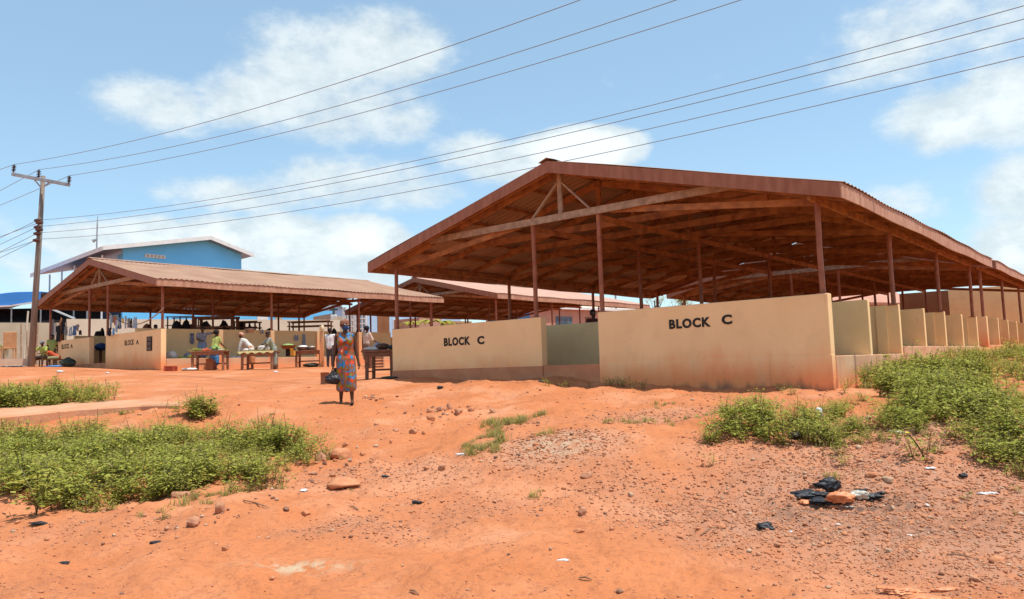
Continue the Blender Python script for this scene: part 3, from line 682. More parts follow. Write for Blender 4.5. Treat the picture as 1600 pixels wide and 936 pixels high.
# blue curved sheet shed at far left
sh = empty('blue_roofed_shed', (*P2(-90,50), 2.2), .12, 'dark open shed with a curved blue sheet roof at the left edge', 'shed')
W0 = (Vector(P2(66,51))-Vector(P2(-90,50))).length; hz_ = lambda py: zat(30,py,50)-2.2
m_ = MB(); n = 14
for i in range(n):
    f0, f1 = i/n, (i+1)/n; zf = lambda f: hz_(480)+(hz_(456)-hz_(480))*math.sin(min(f*1.25,1)*math.pi/2)
    m_.prism([(W0*f0,0,zf(f0)),(W0*f1,0,zf(f1)),(W0*f1,0,zf(f1)+.06),(W0*f0,0,zf(f0)+.06)], [(W0*f0,7,zf(f0)+.4),(W0*f1,7,zf(f1)+.4),(W0*f1,7,zf(f1)+.46),(W0*f0,7,zf(f0)+.46)])
    m_.prism([(W0*f0,-.04,zf(f0)-1.0+.35*f0),(W0*f1,-.04,zf(f1)-1.0+.35*f1),(W0*f1,-.04,zf(f1)),(W0*f0,-.04,zf(f0))], [(W0*f0,-.005,zf(f0)-1.0+.35*f0),(W0*f1,-.005,zf(f1)-1.0+.35*f1),(W0*f1,-.005,zf(f1)),(W0*f0,-.005,zf(f0))])
m_.build('roof', M_bluetarp, sh)
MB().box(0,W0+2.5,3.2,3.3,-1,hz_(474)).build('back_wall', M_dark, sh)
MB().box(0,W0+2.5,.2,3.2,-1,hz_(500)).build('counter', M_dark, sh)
MB().beam((0,-.1,hz_(478)),(W0*.72,-.1,hz_(476.5)), .06,.1).beam((W0*.72,-.1,hz_(476)),(W0+.2,-.1,hz_(470)), .06,.1).build('edge_rail', M_white, sh)
for k in range(4): MB().tube([(.5+k*W0/3.3,.15,-1),(.5+k*W0/3.3,.15,hz_(470))], .05, 8).build('post', M_metal, sh)
q0, q1 = at(80,482.5,47), at(117,498,47); one(MB().beam(q0, q1, .08, .10), 'white_pole', M_white, 'slanting white pole resting above the wall by the left shed post', 'pole')

# church, stepped grey block, lattice frame beyond
boxhouse('church', 488, 96, 552, 99, 494, 8, M_blue_pale, 'pale blue gabled church behind the far walls', 'church')
ch_ = bpy.data.objects['church']
wch = (Vector(P2(552,99))-Vector(P2(488,96))).length; hh_ = zat(520,494,97.5)-1.4; hp = zat(520,473,97.5)-1.4
MB().prism([(0,0,hh_+.001),(wch,0,hh_+.001),(wch*.55,0,hp)], [(0,8,hh_+.001),(wch,8,hh_+.001),(wch*.55,8,hp)]).build('gable', M_blue_pale, ch_)
MB().prism([(-.5,-.4,hh_-.4),(wch*.55,-.4,hp+.12),(wch+.5,-.4,hh_-.4),(wch*.55,-.4,hp-.1)], [(-.5,8,hh_-.4),(wch*.55,8,hp+.12),(wch+.5,8,hh_-.4),(wch*.55,8,hp-.1)]).build('roof', M_metal, ch_)
q = at(521.5,499,70); cr_ = empty('stone_cross', q, 0, 'dark stone cross on a small white base above the grey gable', 'cross')
M_stone = mat('dark_stone', (.10,.12,.11), (.06,.07,.07), 5, .9)
MB().box(-.28,.28,-.1,.1,-.2,.42).build('pedestal', M_white, cr_, bevel=.05)
MB().box(-.10,.10,-.06,.06,.42,1.25).box(-.38,.38,-.055,.055,.80,.98).build('cross', M_stone, cr_)
seg_wall(P2(490,72), P2(520,72), zat(490,495,72), zat(520,490,72), 1.4, .3, 'grey_gable_wall', mat('brown_block_wall', (.38,.27,.20), (.28,.19,.14), 2, .9), 'brownish block wall stub under the stone cross', 'wall')
m_ = MB(); p0, p1, p2 = P2(512,64), P2(527,64.5), P2(556,65)
for (a, b, za, zb) in ((p0,p1,503,494),(p1,p2,494,494.5)):
    m_.prism([(a[0],a[1],1.4),(b[0],b[1],1.4),(b[0],b[1]+3,1.4),(a[0],a[1]+3,1.4)], [(a[0],a[1],zat(520,za,64.5)),(b[0],b[1],zat(520,zb,64.5)),(b[0],b[1]+3,zat(520,zb,64.5)),(a[0],a[1]+3,zat(520,za,64.5))])
one(m_, 'grey_outbuilding', M_conc, 'plain grey outbuilding with a slanted top right of the pale wall', 'building')
lat = empty('lattice_frame', (*P2(536,58), 1.8), -.1, 'white lattice block frame of stacked square openings', 'frame')
sc_ = 58/FP; Z_ = lambda py: zat(560,py,58)-1.8
for (x0, x1, yt, yb, nx, nz) in ((0,4,480,496,1,2),(2,18,490,520,3,3),(20,36,490,522,3,4)):
    m_ = MB(); X0, X1 = x0*sc_, x1*sc_
    for i in range(nx+1): xx = X0+(X1-X0)*i/nx; m_.box(xx-.04, xx+.04, 0, .3, -.4 if i in (0,nx) else Z_(yb), Z_(yt))
    for j in range(nz+1): zq = Z_(yb)+(Z_(yt)-Z_(yb))*j/nz; m_.box(X0-.045, X1+.045, -.005, .305, zq-.05, zq+.05)
    m_.build('frame', M_white, lat)
MB().box(20*sc_,36*sc_,.1,.2,Z_(522),Z_(490.5)).build('glass_back', mat('pale_glass_block', (.35,.45,.52), (.25,.33,.38), 3, .3), lat)
boxhouse('pale_blue_house', 574, 78, 720, 84, 490, 6, M_blue_pale, 'pale blue wall of a house beyond the gap under the middle shed roof', feats=[('window',.26,.52,.45,.9,M_white),('door',.1,.22,.2,.99,M_wallshade_door)])
boxhouse('tan_kiosk', 655, 62, 690, 64, 497, 3, M_pink, 'small tan kiosk with a flat top behind the banana plants', 'kiosk')
boxhouse('orange_crate_stand', 708, 60, 737, 61, 502, 2, M_orange, 'orange wooden stand seen just over the lettered wall', 'stand', feats=[('window',.1,.45,.8,.95,M_dark),('window',.55,.9,.8,.95,M_dark)])
# pink house with cream roof behind far middle shed
boxhouse('pink_house', 842, 64, 1010, 73, 483, 7, M_pink, 'pink bungalow with cream sheet roof between the middle and nearest sheds', 'house', rise=1.25, roofm=M_cream_roof,
         feats=[('window',.14,.28,.45,.85,M_glass),('window',.55,.60,.45,.85,M_glass),('window',.605,.65,.45,.85,M_white),('door',.40,.47,0,.85,M_wallshade_door)])
boxhouse('dark_hut', 800, 56, 828, 57, 488, 3, M_blue_dark, 'dark blue hut under the far edge of the middle shed roof', 'hut')
# pink roof and the long wall beyond the shed behind BLOCK C
KW = kd(KC, 33.5, 0)
e2v = Vector((math.sin(TH), math.cos(TH))); e1v = Vector((-math.cos(TH), math.sin(TH)))
a = Vector(kd(KC, 33.5, 6.0)); b = Vector(kd(KC, 33.5, -10)); 
def u_at(px):   # position on the line v = 33.5 seen in column px
    r = ray(px, 500); k = Vector(kd(KC, 33.5, 0)); n = Vector((math.sin(TH), math.cos(TH))); d = k.dot(n)/(r.x*n.x+n.y); return Vector((r.x*d, d)), d
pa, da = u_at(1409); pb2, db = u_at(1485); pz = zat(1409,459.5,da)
seg_wall(pa, pb2, pz, zat(1485,453.6,db), 1.2, .25, 'long_wall', M_wallshade_door, 'tall maroon painted wall closing the view behind the sheds', 'wall')  # left stretch of one wall, darkened by colour to stand for shade
pc, dc = u_at(1720)
seg_wall(pb2+(pb2-pa).normalized()*.02, pc, zat(1485,453.6,db), zat(1720,436,dc), 1.2, .25, 'long_wall_right', M_part, 'olive painted bay at the right end of the maroon wall', 'wall')
boxhouse('salmon_roofed_house', 1285, 60, 1430, 66, 474, 6, M_pink, 'house with a faded salmon sheet roof beyond the sheds at right', 'house', rise=1.9, roofm=mat('salmon_roof_sheet', (.52,.27,.19), (.46,.22,.15), 1, .8))
# far light pole and leaning slab at left foreground
q = at(962,470,70); one(MB().tube([(q.x,q.y,1.5),(q.x,q.y,zat(962,458,70))], .09, 8), 'street_pole', M_metal, 'slim grey pole between the middle shed roof and the nearest shed', 'pole')
sl_px = [(-60,650),(0,643),(90,633),(150,629),(215,628.5),(283,632),(280,638),(220,641),(120,650),(30,664),(-60,676)]
pts = [G(*p) for p in sl_px]; zc = max(p.z for p in pts)+.0
m_ = MB().prism([(p.x,p.y,p.z-.25) for p in pts], [(p.x,p.y,p.z*.45+zc*.55+.04) for p in pts])
one(m_, 'concrete_slab', mat('dusty_concrete_slab', (.60,.31,.18), (.52,.24,.12), 2.2, .95, bump=.4, bscale=15), 'broken flat dusty concrete slab left of the small bush', 'slab', bevel=.03)

# ------------------------------------------------------------------ weeds
def leaf_mat(name, c1, c2):
    m = mat(name, c1, c2, 9, .75, ramp=(.3,.7), spec=.12)
    t = T(m); b = t.nodes['Principled BSDF']; tr = t.nodes.new('ShaderNodeBsdfTranslucent'); ad = t.nodes.new('ShaderNodeMixShader'); ad.inputs[0].default_value = .38
    t.links.new(t.nodes[m['ramp']].outputs[0], tr.inputs['Color']); o = t.nodes['Material Output']
    t.links.new(b.outputs[0], ad.inputs[1]); t.links.new(tr.outputs[0], ad.inputs[2]); t.links.new(ad.outputs[0], o.inputs[0])
    return m
ML = [leaf_mat('weed_leaf', (.40,.39,.07), (.26,.28,.045)), leaf_mat('young_weed_leaf', (.48,.46,.11), (.33,.34,.06)), mat('weed_stem', (.12,.09,.035), (.07,.07,.03), 9), mat('yellow_weed_flower', (.65,.48,.05), (.5,.35,.04), 9),
      leaf_mat('dry_grass_blade', (.42,.33,.14), (.27,.24,.08)), mat('mauve_flower', (.42,.30,.55), (.35,.22,.5), 9)]
def plant(h, nst, leafs, lsize, spread, r, dry=0):
    """one weed: leaning stems with paired oval leaves; returns verts, quads, material indices"""
    V = []; Fq = []; mi = []
    def quad(a, b, c, d, m): k = len(V); V.extend([a, b, c, d]); Fq.append((k, k+1, k+2, k+3)); mi.append(m)
    for s in range(nst):
        az_ = r.uniform(0, 2*math.pi); ln = h*r.uniform(.65, 1.1); lean = r.uniform(.1, spread)
        dx, dy = math.cos(az_), math.sin(az_); P = []
        for i in range(6):
            f = i/5; P.append(Vector((dx*lean*ln*f**1.4, dy*lean*ln*f**1.4, ln*f*(1-.25*lean*f))))
        w_ = .0025
        for i in range(5):
            sd = Vector((-dy, dx, 0))*w_; quad(P[i]-sd, P[i]+sd, P[i+1]+sd*.7, P[i+1]-sd*.7, 2)
        for j in range(leafs):
            f = r.uniform(.12, 1.0)**.8; i = min(int(f*5), 4); p = P[i].lerp(P[i+1], f*5-i)
            a2 = r.uniform(0, 2*math.pi); pit = r.uniform(-.35, .5); L_ = lsize*r.uniform(.6, 1.25)*(1.1-.35*f)
            off = r.uniform(.0, .07)*h/.35; d = Vector((math.cos(a2), math.sin(a2), math.sin(pit)*.8)).normalized(); p = p+d*off
            sd = d.cross(Vector((0,0,1))).normalized(); up = sd.cross(d).normalized(); W_ = L_*r.uniform(.2,.3)
            sd = (sd+up*r.uniform(-.5,.5)).normalized()
            m = 4 if r.random() < dry else (1 if r.random() < .22+.28*f else 0)
            q1 = p+d*L_*.45+sd*W_-Vector((0,0,L_*.03)); q2 = p+d*L_-Vector((0,0,L_*.2)); q3 = p+d*L_*.45-sd*W_-Vector((0,0,L_*.03)); quad(p, q1, q2, q3, m)
        if r.random() < .22:
            p = P[-1]; e = .007; quad(p+Vector((-e,-e,.004)), p+Vector((e,-e,.004)), p+Vector((e,e,.008)), p+Vector((-e,e,.008)), 3)
    return np.array([v[:] for v in V], np.float32), np.array(Fq, np.int32), np.array(mi, np.int32)
def blades(h, n, r):
    V = []; Fq = []; mi = []
    for s in range(n):
        a = r.uniform(0, 2*math.pi); q = Vector((r.gauss(0,.03), r.gauss(0,.03), 0)); ln = h*r.uniform(.5,1.1); d = Vector((math.cos(a), math.sin(a), 0)); sd = Vector((-d.y, d.x, 0))*.0028
        m = q+d*ln*.2+Vector((0,0,ln*.6)); e = q+d*ln*.55+Vector((0,0,ln*.85)); k = len(V)
        V += [q-sd, q+sd, m+sd*.8, m-sd*.8, e+sd*.2, e-sd*.2]; Fq += [(k,k+1,k+2,k+3),(k+3,k+2,k+4,k+5)]; c = 4 if r.random() < .72 else (1 if r.random() < .6 else 0); mi += [c, c]
    return np.array([v[:] for v in V], np.float32), np.array(Fq, np.int32), np.array(mi, np.int32)
rp = random.Random(3)
TP = [plant(.32, 7, 16, .058, 1.0, rp) for _ in range(5)]+[plant(.30, 8, 13, .042, 1.1, rp, .1), plant(.38, 5, 15, .075, .8, rp, .05), plant(.44, 4, 7, .04, .5, rp, .7)]
TPs = [plant(.16, 5, 8, .035, 1.0, rp) for _ in range(4)]
TPf = [plant(.36, 5, 12, .062, .7, rp) for _ in range(5)]
TG = [blades(.11, 34, rp) for _ in range(5)]
def scatter(name, tpl, pts, smin, smax, label=None, cat=None, kind='stuff', mats=ML, zs=1.0, sink=.01, r_=rng, origin=None, hv=1.0):
    VV = []; FF = []; MM = []; k = 0; ox, oy, oz = origin or (0,0,0)
    hz = H(pts[:,0], pts[:,1])
    for (x, y), z in zip(pts[:,:2], hz):
        v, f, m = tpl[r_.integers(len(tpl))]; a = r_.uniform(0, 2*math.pi); s = r_.uniform(smin, smax)*(1+hv*1.1*fbm(np.array([x*1.3+9]), np.array([y*1.3+4]), 3)[0]); c, sn = math.cos(a)*s, math.sin(a)*s
        w_ = np.empty_like(v); w_[:,0] = v[:,0]*c-v[:,1]*sn+x-ox; w_[:,1] = v[:,0]*sn+v[:,1]*c+y-oy; w_[:,2] = v[:,2]*s*zs+z-sink-oz
        VV.append(w_); FF.append(f+k); MM.append(m); k += len(v)
    o = arr_mesh(name, np.concatenate(VV), np.concatenate(FF), mats, mi=np.concatenate(MM)); o.location = (ox, oy, oz)
    return tag(o, label, cat, None, kind)
def inpoly(pts, poly):
    x, y = pts[:,0], pts[:,1]; ins = np.zeros(len(pts), bool); n = len(poly)
    for i in range(n):
        (x1,y1),(x2,y2) = poly[i], poly[(i+1)%n]; c = ((y1 > y) != (y2 > y)) & (x < (x2-x1)*(y-y1)/(y2-y1+1e-12)+x1); ins ^= c
    return ins
def fill(poly_px, dens, thin=.0, jit=.45, world=None):
    P = world or pg(poly_px); a = np.array(P); lo, hi = a.min(0)-.3, a.max(0)+.3; n = int((hi-lo).prod()*dens)
    p = rng.uniform(lo, hi, (n,2)); q = p+np.stack([fbm(p[:,0]*2.2+5, p[:,1]*2.2, 3), fbm(p[:,0]*2.2, p[:,1]*2.2+50, 3)], 1)*jit*2
    k = inpoly(q, P)
    if thin: k &= (fbm(p[:,0]*1.4+31, p[:,1]*1.4+3, 3) > -.5+thin)
    return p[k]
left_poly = [(-120,708),(0,700),(100,688),(250,684),(400,688),(462,704),(465,732),(425,750),(330,760),(270,780),(180,793),(60,783),(-120,795)]
pts = fill(left_poly, 58); scatter('weed_patch', TP, pts, .68, 1.0, 'large dense leafy green weed patch in the ditch at the left', 'weeds')
pts = fill([(-120,690),(0,668),(60,672),(70,690),(0,698)], 25, .3); scatter('weed_patch', TPs, pts, .8, 1.3, 'small loose weeds just above the left edge of the big weed patch', 'weeds')
pts = fill([(-120,630),(60,624),(150,620),(190,627),(120,634),(40,643),(-120,655)], 34); scatter('weed_patch', TPf, pts, .8, 1.25, 'weed patch behind the flat concrete slab at far left', 'weeds')
p1 = fill([(1105,694),(1190,648),(1260,640),(1380,640),(1415,664),(1375,700),(1360,720),(1260,712),(1180,704)], 52, .15); scatter('weed_patch', TP, p1, .55, .95, 'low spreading weeds in front of the right corner of the cream wall', 'weeds')
p2 = fill([(1375,650),(1400,612),(1480,596),(1545,622),(1700,645),(1700,745),(1560,728),(1500,706),(1440,668),(1390,664)], 62); scatter('weed_patch', TP, p2, .65, 1.08, 'tall dense weed mound at the right edge of the gravel', 'weeds')
p3 = fill([(1335,604),(1400,588),(1450,575),(1520,563),(1700,553),(1700,588),(1560,588),(1480,600),(1400,612)], 40); scatter('weed_patch', TPf, p3, .7, 1.15, 'weeds growing along the side plinth of the nearest shed', 'weeds')
p4 = fill([(1490,775),(1530,765),(1570,770),(1640,740),(1640,860),(1570,850),(1530,812)], 26, .5); scatter('weed_patch', TPs, p4, .5, 1.1, 'sparse small weeds on gravel at the lower right', 'weeds')
p5 = np.concatenate([fill([(850,592+4),(905,600),(905,606),(850,602)], 12, .4), fill([(930,598),(1000,604),(1000,608),(930,604)], 70, .3), fill([(1190,611),(1235,613),(1235,616),(1190,615)], 60)])
scatter('weed_patch', TPs, p5, .6, 1.2, 'little green weeds at the foot of the cream front wall', 'weeds')
p6 = fill([(732,702),(748,680),(780,664),(848,648),(852,656),(810,676),(775,704)], 130, .2); scatter('grass_patch', TG, p6, .5, 1.15, 'short dry grass patch in the middle of the red ground', 'grass')
p7 = np.concatenate([fill([(880,668),(930,660),(935,680),(880,690)], 26, .45), fill([(930,640),(1060,632),(1200,650),(1190,668),(1060,672),(960,662)], 22, .42), fill([(755,785),(790,762),(840,765),(845,785),(800,792)], 60, .35), fill([(855,770),(880,770),(880,790),(855,790)], 40, .3), fill([(575,750),(605,748),(608,762),(580,765)], 60, .3),
    fill([(310,760),(360,750),(450,740),(470,755),(400,790),(330,800)], 22, .5), fill([(395,648),(440,650),(440,664),(400,662)], 80, .2), fill([(180,640),(205,640),(205,648),(182,648)], 130), fill([(480,745),(492,738),(495,750),(482,752)], 40),fill([(1040,715),(1100,715),(1100,740),(1050,740)], 18, .4),fill([(160,765),(420,745),(400,775),(200,800)],14,.45)])
scatter('grass_patch', TG, p7, .3, .8, 'scattered thin tufts of dry grass over the bare red ground', 'grass')
pe = np.concatenate([fill([(-120,704),(250,680),(410,682),(505,702),(500,745),(430,764),(330,775),(270,792),(180,806),(60,796),(-120,806)], 16, .25, .9), fill([(1105,697),(1190,648),(1370,640),(1400,606),(1480,590),(1700,560),(1700,760),(1500,712),(1440,676),(1345,722),(1180,706)], 16, .25, .9)])
scatter('weed_patch', TPs+TG+TP[:1], pe, .6, 1.5, 'ragged mixed low weeds and dry grass around the edges of the big patches', 'weeds')
# one round bush by the slab (a thing)
q = G(316,650); bp_ = np.array([[q.x+rng.normal(0,.14), q.y+rng.normal(0,.12)] for _ in range(26)])
scatter('bush', TP, bp_, .9, 1.35, 'small round leafy bush at the right end of the concrete slab', 'bush', kind='thing', origin=tuple(q))
q = G(193,647); scatter('bush', TPs, np.array([[q.x+rng.normal(0,.12), q.y+rng.normal(0,.05)] for _ in range(15)]), .6, .9, 'tiny green tuft at the front edge of the concrete slab', 'bush', kind='thing', origin=tuple(q))

# ------------------------------------------------------------------ stones
def ico(sub, seed, flat=(1,1,.6), rough=.25, ang=0):
    b = bmesh.new(); bmesh.ops.create_icosphere(b, subdivisions=sub, radius=1); r = random.Random(seed)
    pl = [(Vector((r.gauss(0,1), r.gauss(0,1), r.gauss(0,1))).normalized(), r.uniform(.45,.85)) for _ in range(15)]
    for v in b.verts:
        p = v.co.normalized(); d = 1
        for n_, k in pl:
            t_ = p.dot(n_)
            if t_ > 1e-3: d = min(d, k/t_)
        d *= 1+r.uniform(-rough, rough)*.3; v.co = Vector((p.x*flat[0], p.y*flat[1], p.z*flat[2]))*d
    V = np.array([v.co[:] for v in b.verts], np.float32); Fq = np.array([[v.index for v in f.verts] for f in b.faces], np.int32); b.free(); return V, Fq
MS = [mat('red_stone', (.58,.25,.12), (.46,.18,.085), 10, .95, bump=.4), mat('pink_stone', (.52,.25,.14), (.40,.18,.10), 10, .95, bump=.4), mat('dark_stone_chip', (.32,.16,.10), (.20,.10,.065), 10, .95, bump=.3), mat('pale_stone', (.55,.37,.24), (.45,.28,.18), 10, .95, bump=.4)]
TS = []
for i in range(10):
    v, f = ico(1, i, (1, random.uniform(.6,1), random.uniform(.4,.7))); TS.append((v, f, None))
def stones(name, pts, sizes, label, wts=(.56,.30,.08,.06)):
    VV = []; FF = []; MM = []; k = 0; hz = H(pts[:,0], pts[:,1]); ch = rng.choice(4, len(pts), p=wts)
    for (x, y), z, s, c in zip(pts, hz, sizes, ch):
        v, f, _ = TS[rng.integers(len(TS))]; a = rng.uniform(0, 6.283); cc, sn = math.cos(a)*s, math.sin(a)*s
        w_ = np.stack([v[:,0]*cc-v[:,1]*sn+x, v[:,0]*sn+v[:,1]*cc+y, v[:,2]*s+z+s*.18], 1); VV.append(w_); FF.append(f+k); MM.append(np.full(len(f), c)); k += len(v)
    o = arr_mesh(name, np.concatenate(VV), np.concatenate(FF), MS, mi=np.concatenate(MM)); return tag(o, label, 'gravel', None, 'stuff')
# uniform in picture density: sample in polar coordinates
def polar(n, r0, r1): 
    r = np.exp(rng.uniform(math.log(r0), math.log(r1), n)); a = rng.uniform(-.66, .66, n); return np.stack([r*np.sin(a), r*np.cos(a)], 1)
P = polar(150000, 3.9, 14); gf = gravf(P[:,0], P[:,1]); keep = rng.random(len(P)) < np.clip(gf-.06, 0, 1)*1.0*np.clip((P[:,1]/6)**.3,0,1); P = P[keep][:42000]
stones('gravel', P, np.clip(rng.lognormal(-4.5,.45,len(P)), .005, .04)*np.clip(np.hypot(P[:,0],P[:,1])/7,.8,1.3), 'loose reddish brown gravel spread over the lower right ground')
P = polar(5200, 3.9, 22); k = (fbm(P[:,0]*.9+60, P[:,1]*.9, 3) > -.05); P = P[k]
stones('pebbles', P, np.clip(rng.lognormal(-4.5,.55,len(P)), .005, .05)*np.clip(np.hypot(P[:,0],P[:,1])/8,.75,1.5), 'small pebbles strewn thinly over the red soil', (.66,.24,.06,.04))
# clods along erosion edges
def rock(px, py, wpx, hpx, label, m=0, seed=0, yaw=0, name='rock', dep=.75, group=None, sink=.35):
    p = G(px, py); s = wpx/FP*p.y/2; hh = hpx/FP*p.y*1.15; s *= .85
    v, f = ico(3, seed+100, (1, dep, .8), .30); v[:,2] *= hh/(v[:,2].max()-v[:,2].min()); v[:,:2] *= s
    n_ = np.array([[fbm(np.array([a*9+seed]), np.array([b*9+c*7]), 3)[0] for a, b, c in v/s]])[0]; v = v*(1+n_[:,None]*.22)
    c, sn = math.cos(yaw), math.sin(yaw); v = np.stack([v[:,0]*c-v[:,1]*sn, v[:,0]*sn+v[:,1]*c, v[:,2]], 1)
    b0 = v[:,2].min(); o = arr_mesh(name, v-np.array([0,0,b0]), f, MS[m]); o.location = (p.x, p.y, p.z-hh*sink); return tag(o, label, name, group, 'thing')
RK = [(672,644,18,9,'small rock at the left end of the rock cluster',0),(688,642,22,9,'flat rock in the rock cluster beside the tall one',1),(702,639,13,13,'upright pointed rock in the rock cluster',1),(716,646,24,9,'long low rock at the front of the rock cluster',1),(736,642,18,8,'rock at the right end of the rock cluster',0),
 (674,657,22,12,'brown boxy rock just below the rock cluster',0),(771,645,22,9,'single flat rock right of the rock cluster',1),(644,676,18,9,'rock on the slope left of the grass patch',1),(662,678,13,7,'smaller rock touching the slope rock left of the grass patch',0),(587,699,12,7,'pale round stone below the walking woman',3),
 (540,697,16,9,'dark red rock on the path edge below the woman',0),(528,716,52,22,'rough rock mass at the right tip of the weed patch',0),(500,720,26,18,'rock at the edge of the weeds beside the rough rock mass',1),(540,758,84,17,'large flat brown boulder right of the white scrap',0),(345,800,30,20,'pointed pale pink rock below the big weed patch',1),
 (303,820,34,16,'flat rock on the bank below the pointed pink rock',1),(283,775,44,9,'long buried rock along the lower edge of the weeds',1),(478,804,20,9,'brick like rock on the bare red slope',0),(446,797,14,7,'dark small rock left of the brick like rock',2),(352,860,17,10,'brown angular rock lying alone in the left foreground',0),
 (986,776,13,9,'round pale stone in the middle of the bare ground',3),(909,803,23,14,'half buried pinkish rock in the centre foreground',1),(905,832,24,8,'low red stone below the half buried pinkish rock',0),(1127,826,20,11,'rounded stone left of the burnt bags',0),(1388,751,28,9,'pale long stone behind the burnt bags',3),(1361,745,26,10,'broken red stone behind the burnt bags',0),
 (1560,878,40,11,'long flat reddish stone at the right foreground',0),(1524,908,26,11,'long tan stone near the bottom right corner',1),(860,860,8,7,'tiny pale stone in the centre foreground',3),(1250,700,16,8,'stone at the near edge of the low weeds',1),(1222,596+14,18,9,'stone at the foot of the cream wall corner',1),(690,735,20,13,'tilted thin stone below the white scrap on the gravel',1),
 (668,733,14,8,'red stone left of the tilted thin stone',0),(1270,760,18,6,'flat pinkish stone left of the burnt bags',1),(915,745,26,10,'smooth hump of pale rock in the bare centre',1),(1395,795,14,7,'small tan stone below the burnt bags',3),(85,870,10,6,'lone pebble in the left foreground',0),(1390,862,20,7,'tan stone in the right gravel',3),(1312,606,22,11,'broken concrete lump by the wall corner and weeds',1),(425,905,16,6,'lone low stone at the bottom left of centre',0)]
for i, (px, py, w_, h_, lb, m) in enumerate(RK): rock(px, py, w_, h_, lb, m, i, random.uniform(-.4,.4))
for i in range(22):
    px, py = rng.normal(700, 32), rng.normal(643, 5); rock(px, py, rng.uniform(4,9), rng.uniform(3,5), 'small broken stone among the rock cluster', int(rng.integers(4)), 300+i, group='broken stones around the rock cluster')
for i in range(16):
    px, py = rng.normal(580, 9), rng.normal(623, 3); rock(px, py, rng.uniform(4,9), rng.uniform(2.5,4), 'small rubble stone in the heap right of the woman', int(rng.integers(4)), 400+i, group='rubble heap by the woman')
for i in range(26):
    f = rng.random(); px, py = 470+f*130+rng.normal(0,14), 740-f*30+rng.normal(0,14); rock(px, py, rng.uniform(5,13), rng.uniform(3,7), 'small loose stone on the bank right of the big weed patch', int(rng.integers(4)), 500+i, group='loose stones on the bank')
for i in range(20):
    px, py = rng.uniform(240,480), 0; py = 835-(px-240)*.28+rng.normal(0,9); rock(px, py, rng.uniform(5,12), rng.uniform(3,6), 'small loose stone along the bank below the weeds', int(rng.integers(4)), 600+i, group='loose stones below the weeds')

# ------------------------------------------------------------------ litter
def crumple(px, py, wpx, hpx, m, label, name='plastic_bag', seed=0, dep=.7, lift=0, cat='plastic bag', pos=None, amp=.35, group=None):
    p = pos or G(px, py); d = p.y; s = wpx/FP*d/2; hh = hpx/FP*d; b = bmesh.new(); bmesh.ops.create_icosphere(b, subdivisions=4, radius=1)
    V = np.array([v.co[:] for v in b.verts]); Fq = np.array([[v.index for v in f.verts] for f in b.faces]); b.free(); a, e = np.arctan2(V[:,1], V[:,0]), V[:,2]
    n = np.abs(fbm(V[:,0]*1.7+seed*3.1+10, V[:,1]*1.7+V[:,2]*1.3+seed, 4, .6)); n2 = fbm(V[:,0]*1.1+seed+40, V[:,1]*1.1-V[:,2]+7*seed+5, 3, .6)
    r4 = np.random.default_rng(seed+900); sp4 = np.zeros(len(V))
    for _ in range(9):
        dv = r4.normal(size=3); dv[2] *= .5; dv /= np.linalg.norm(dv); sp4 = sp4+np.exp((V@dv-1)*r4.uniform(9,22))*r4.uniform(-.35,.75)
    V = V*(1-amp*1.6*n+n2*.9*amp+sp4*min(1,amp*2)+amp*.5*np.abs(fbm(V[:,0]*4+seed, V[:,1]*4+V[:,2]*3, 3)))[:,None]; V[:,0] *= s; V[:,1] *= s*dep; V[:,2] = (V[:,2]-V[:,2].min())/(V[:,2].max()-V[:,2].min())*hh
    o = arr_mesh(name, V, Fq, m, smooth=False); o.location = (p.x, p.y, p.z-.01+lift); return tag(o, label, cat, group, 'thing')
M_bb = mat('black_polythene', (.014,.014,.016), (.03,.03,.035), 9, .5, spec=.35); M_ob = mat('orange_polythene', (.72,.26,.10), (.60,.20,.08), 7, .5, spec=.5)
M_cb = mat('clear_dirty_plastic', (.55,.50,.40), (.40,.36,.30), 7, .4, spec=.5); M_wb = mat('white_polythene', (.75,.76,.75), (.6,.62,.62), 7, .4, spec=.5)
crumple(1268,778,46,14,M_bb,'crumpled black bag at the left end of the burnt bag heap',seed=1,amp=.5); crumple(1298,768,36,24,M_bb,'peaked black bag at the top of the burnt bag heap',seed=2,amp=.55)
crumple(1284,788,38,11,M_bb,'flat black bag at the front of the burnt bag heap',seed=3,amp=.5); crumple(1314,785,50,19,M_ob,'orange bag in the middle of the burnt bag heap',seed=4,amp=.5); crumple(1341,779,30,15,M_cb,'clear dirty bag right of the orange bag in the heap',seed=5)
crumple(1362,780,32,12,M_bb,'black bag at the right end of the burnt bag heap',seed=6,amp=.5); crumple(1256,786,20,7,M_ob,'small orange scrap at the left foot of the burnt bag heap','plastic_scrap',7,cat='litter')
crumple(1405,926,50,10,M_ob,'torn orange bag lying at the bottom edge on the right',seed=8,amp=.6); crumple(1440,940,70,12,M_ob,'wide torn orange bag next to the one at the bottom edge',seed=9,amp=.6); crumple(1478,922,50,7,M_ob,'thin orange strip right of the torn bags','plastic_scrap',10,dep=.3,cat='litter')
crumple(1280,655,11,20,M_wb,'upright whitish bag standing in the low weeds',seed=11); crumple(1245,686,26,14,M_bb,'black bag caught in the low weeds',seed=12,amp=.5)
for i, (px, py, w_, h_, m, lb) in enumerate(((1254,772,16,6,M_bb,'ragged black shred at the far left of the burnt heap'),(1281,760,18,8,M_bb,'black shred behind the left black bag'),(1303,792,20,5,M_ob,'orange shred in front of the orange bag'),(1330,792,14,4,M_cb,'clear shred in front of the clear bag'),(1376,772,14,6,M_bb,'black shred at the far right of the burnt heap'),(1345,768,14,6,M_bb,'black shred behind the clear bag'))): crumple(px, py, w_, h_, m, lb, 'plastic_scrap', 160+i, cat='litter', amp=.6)
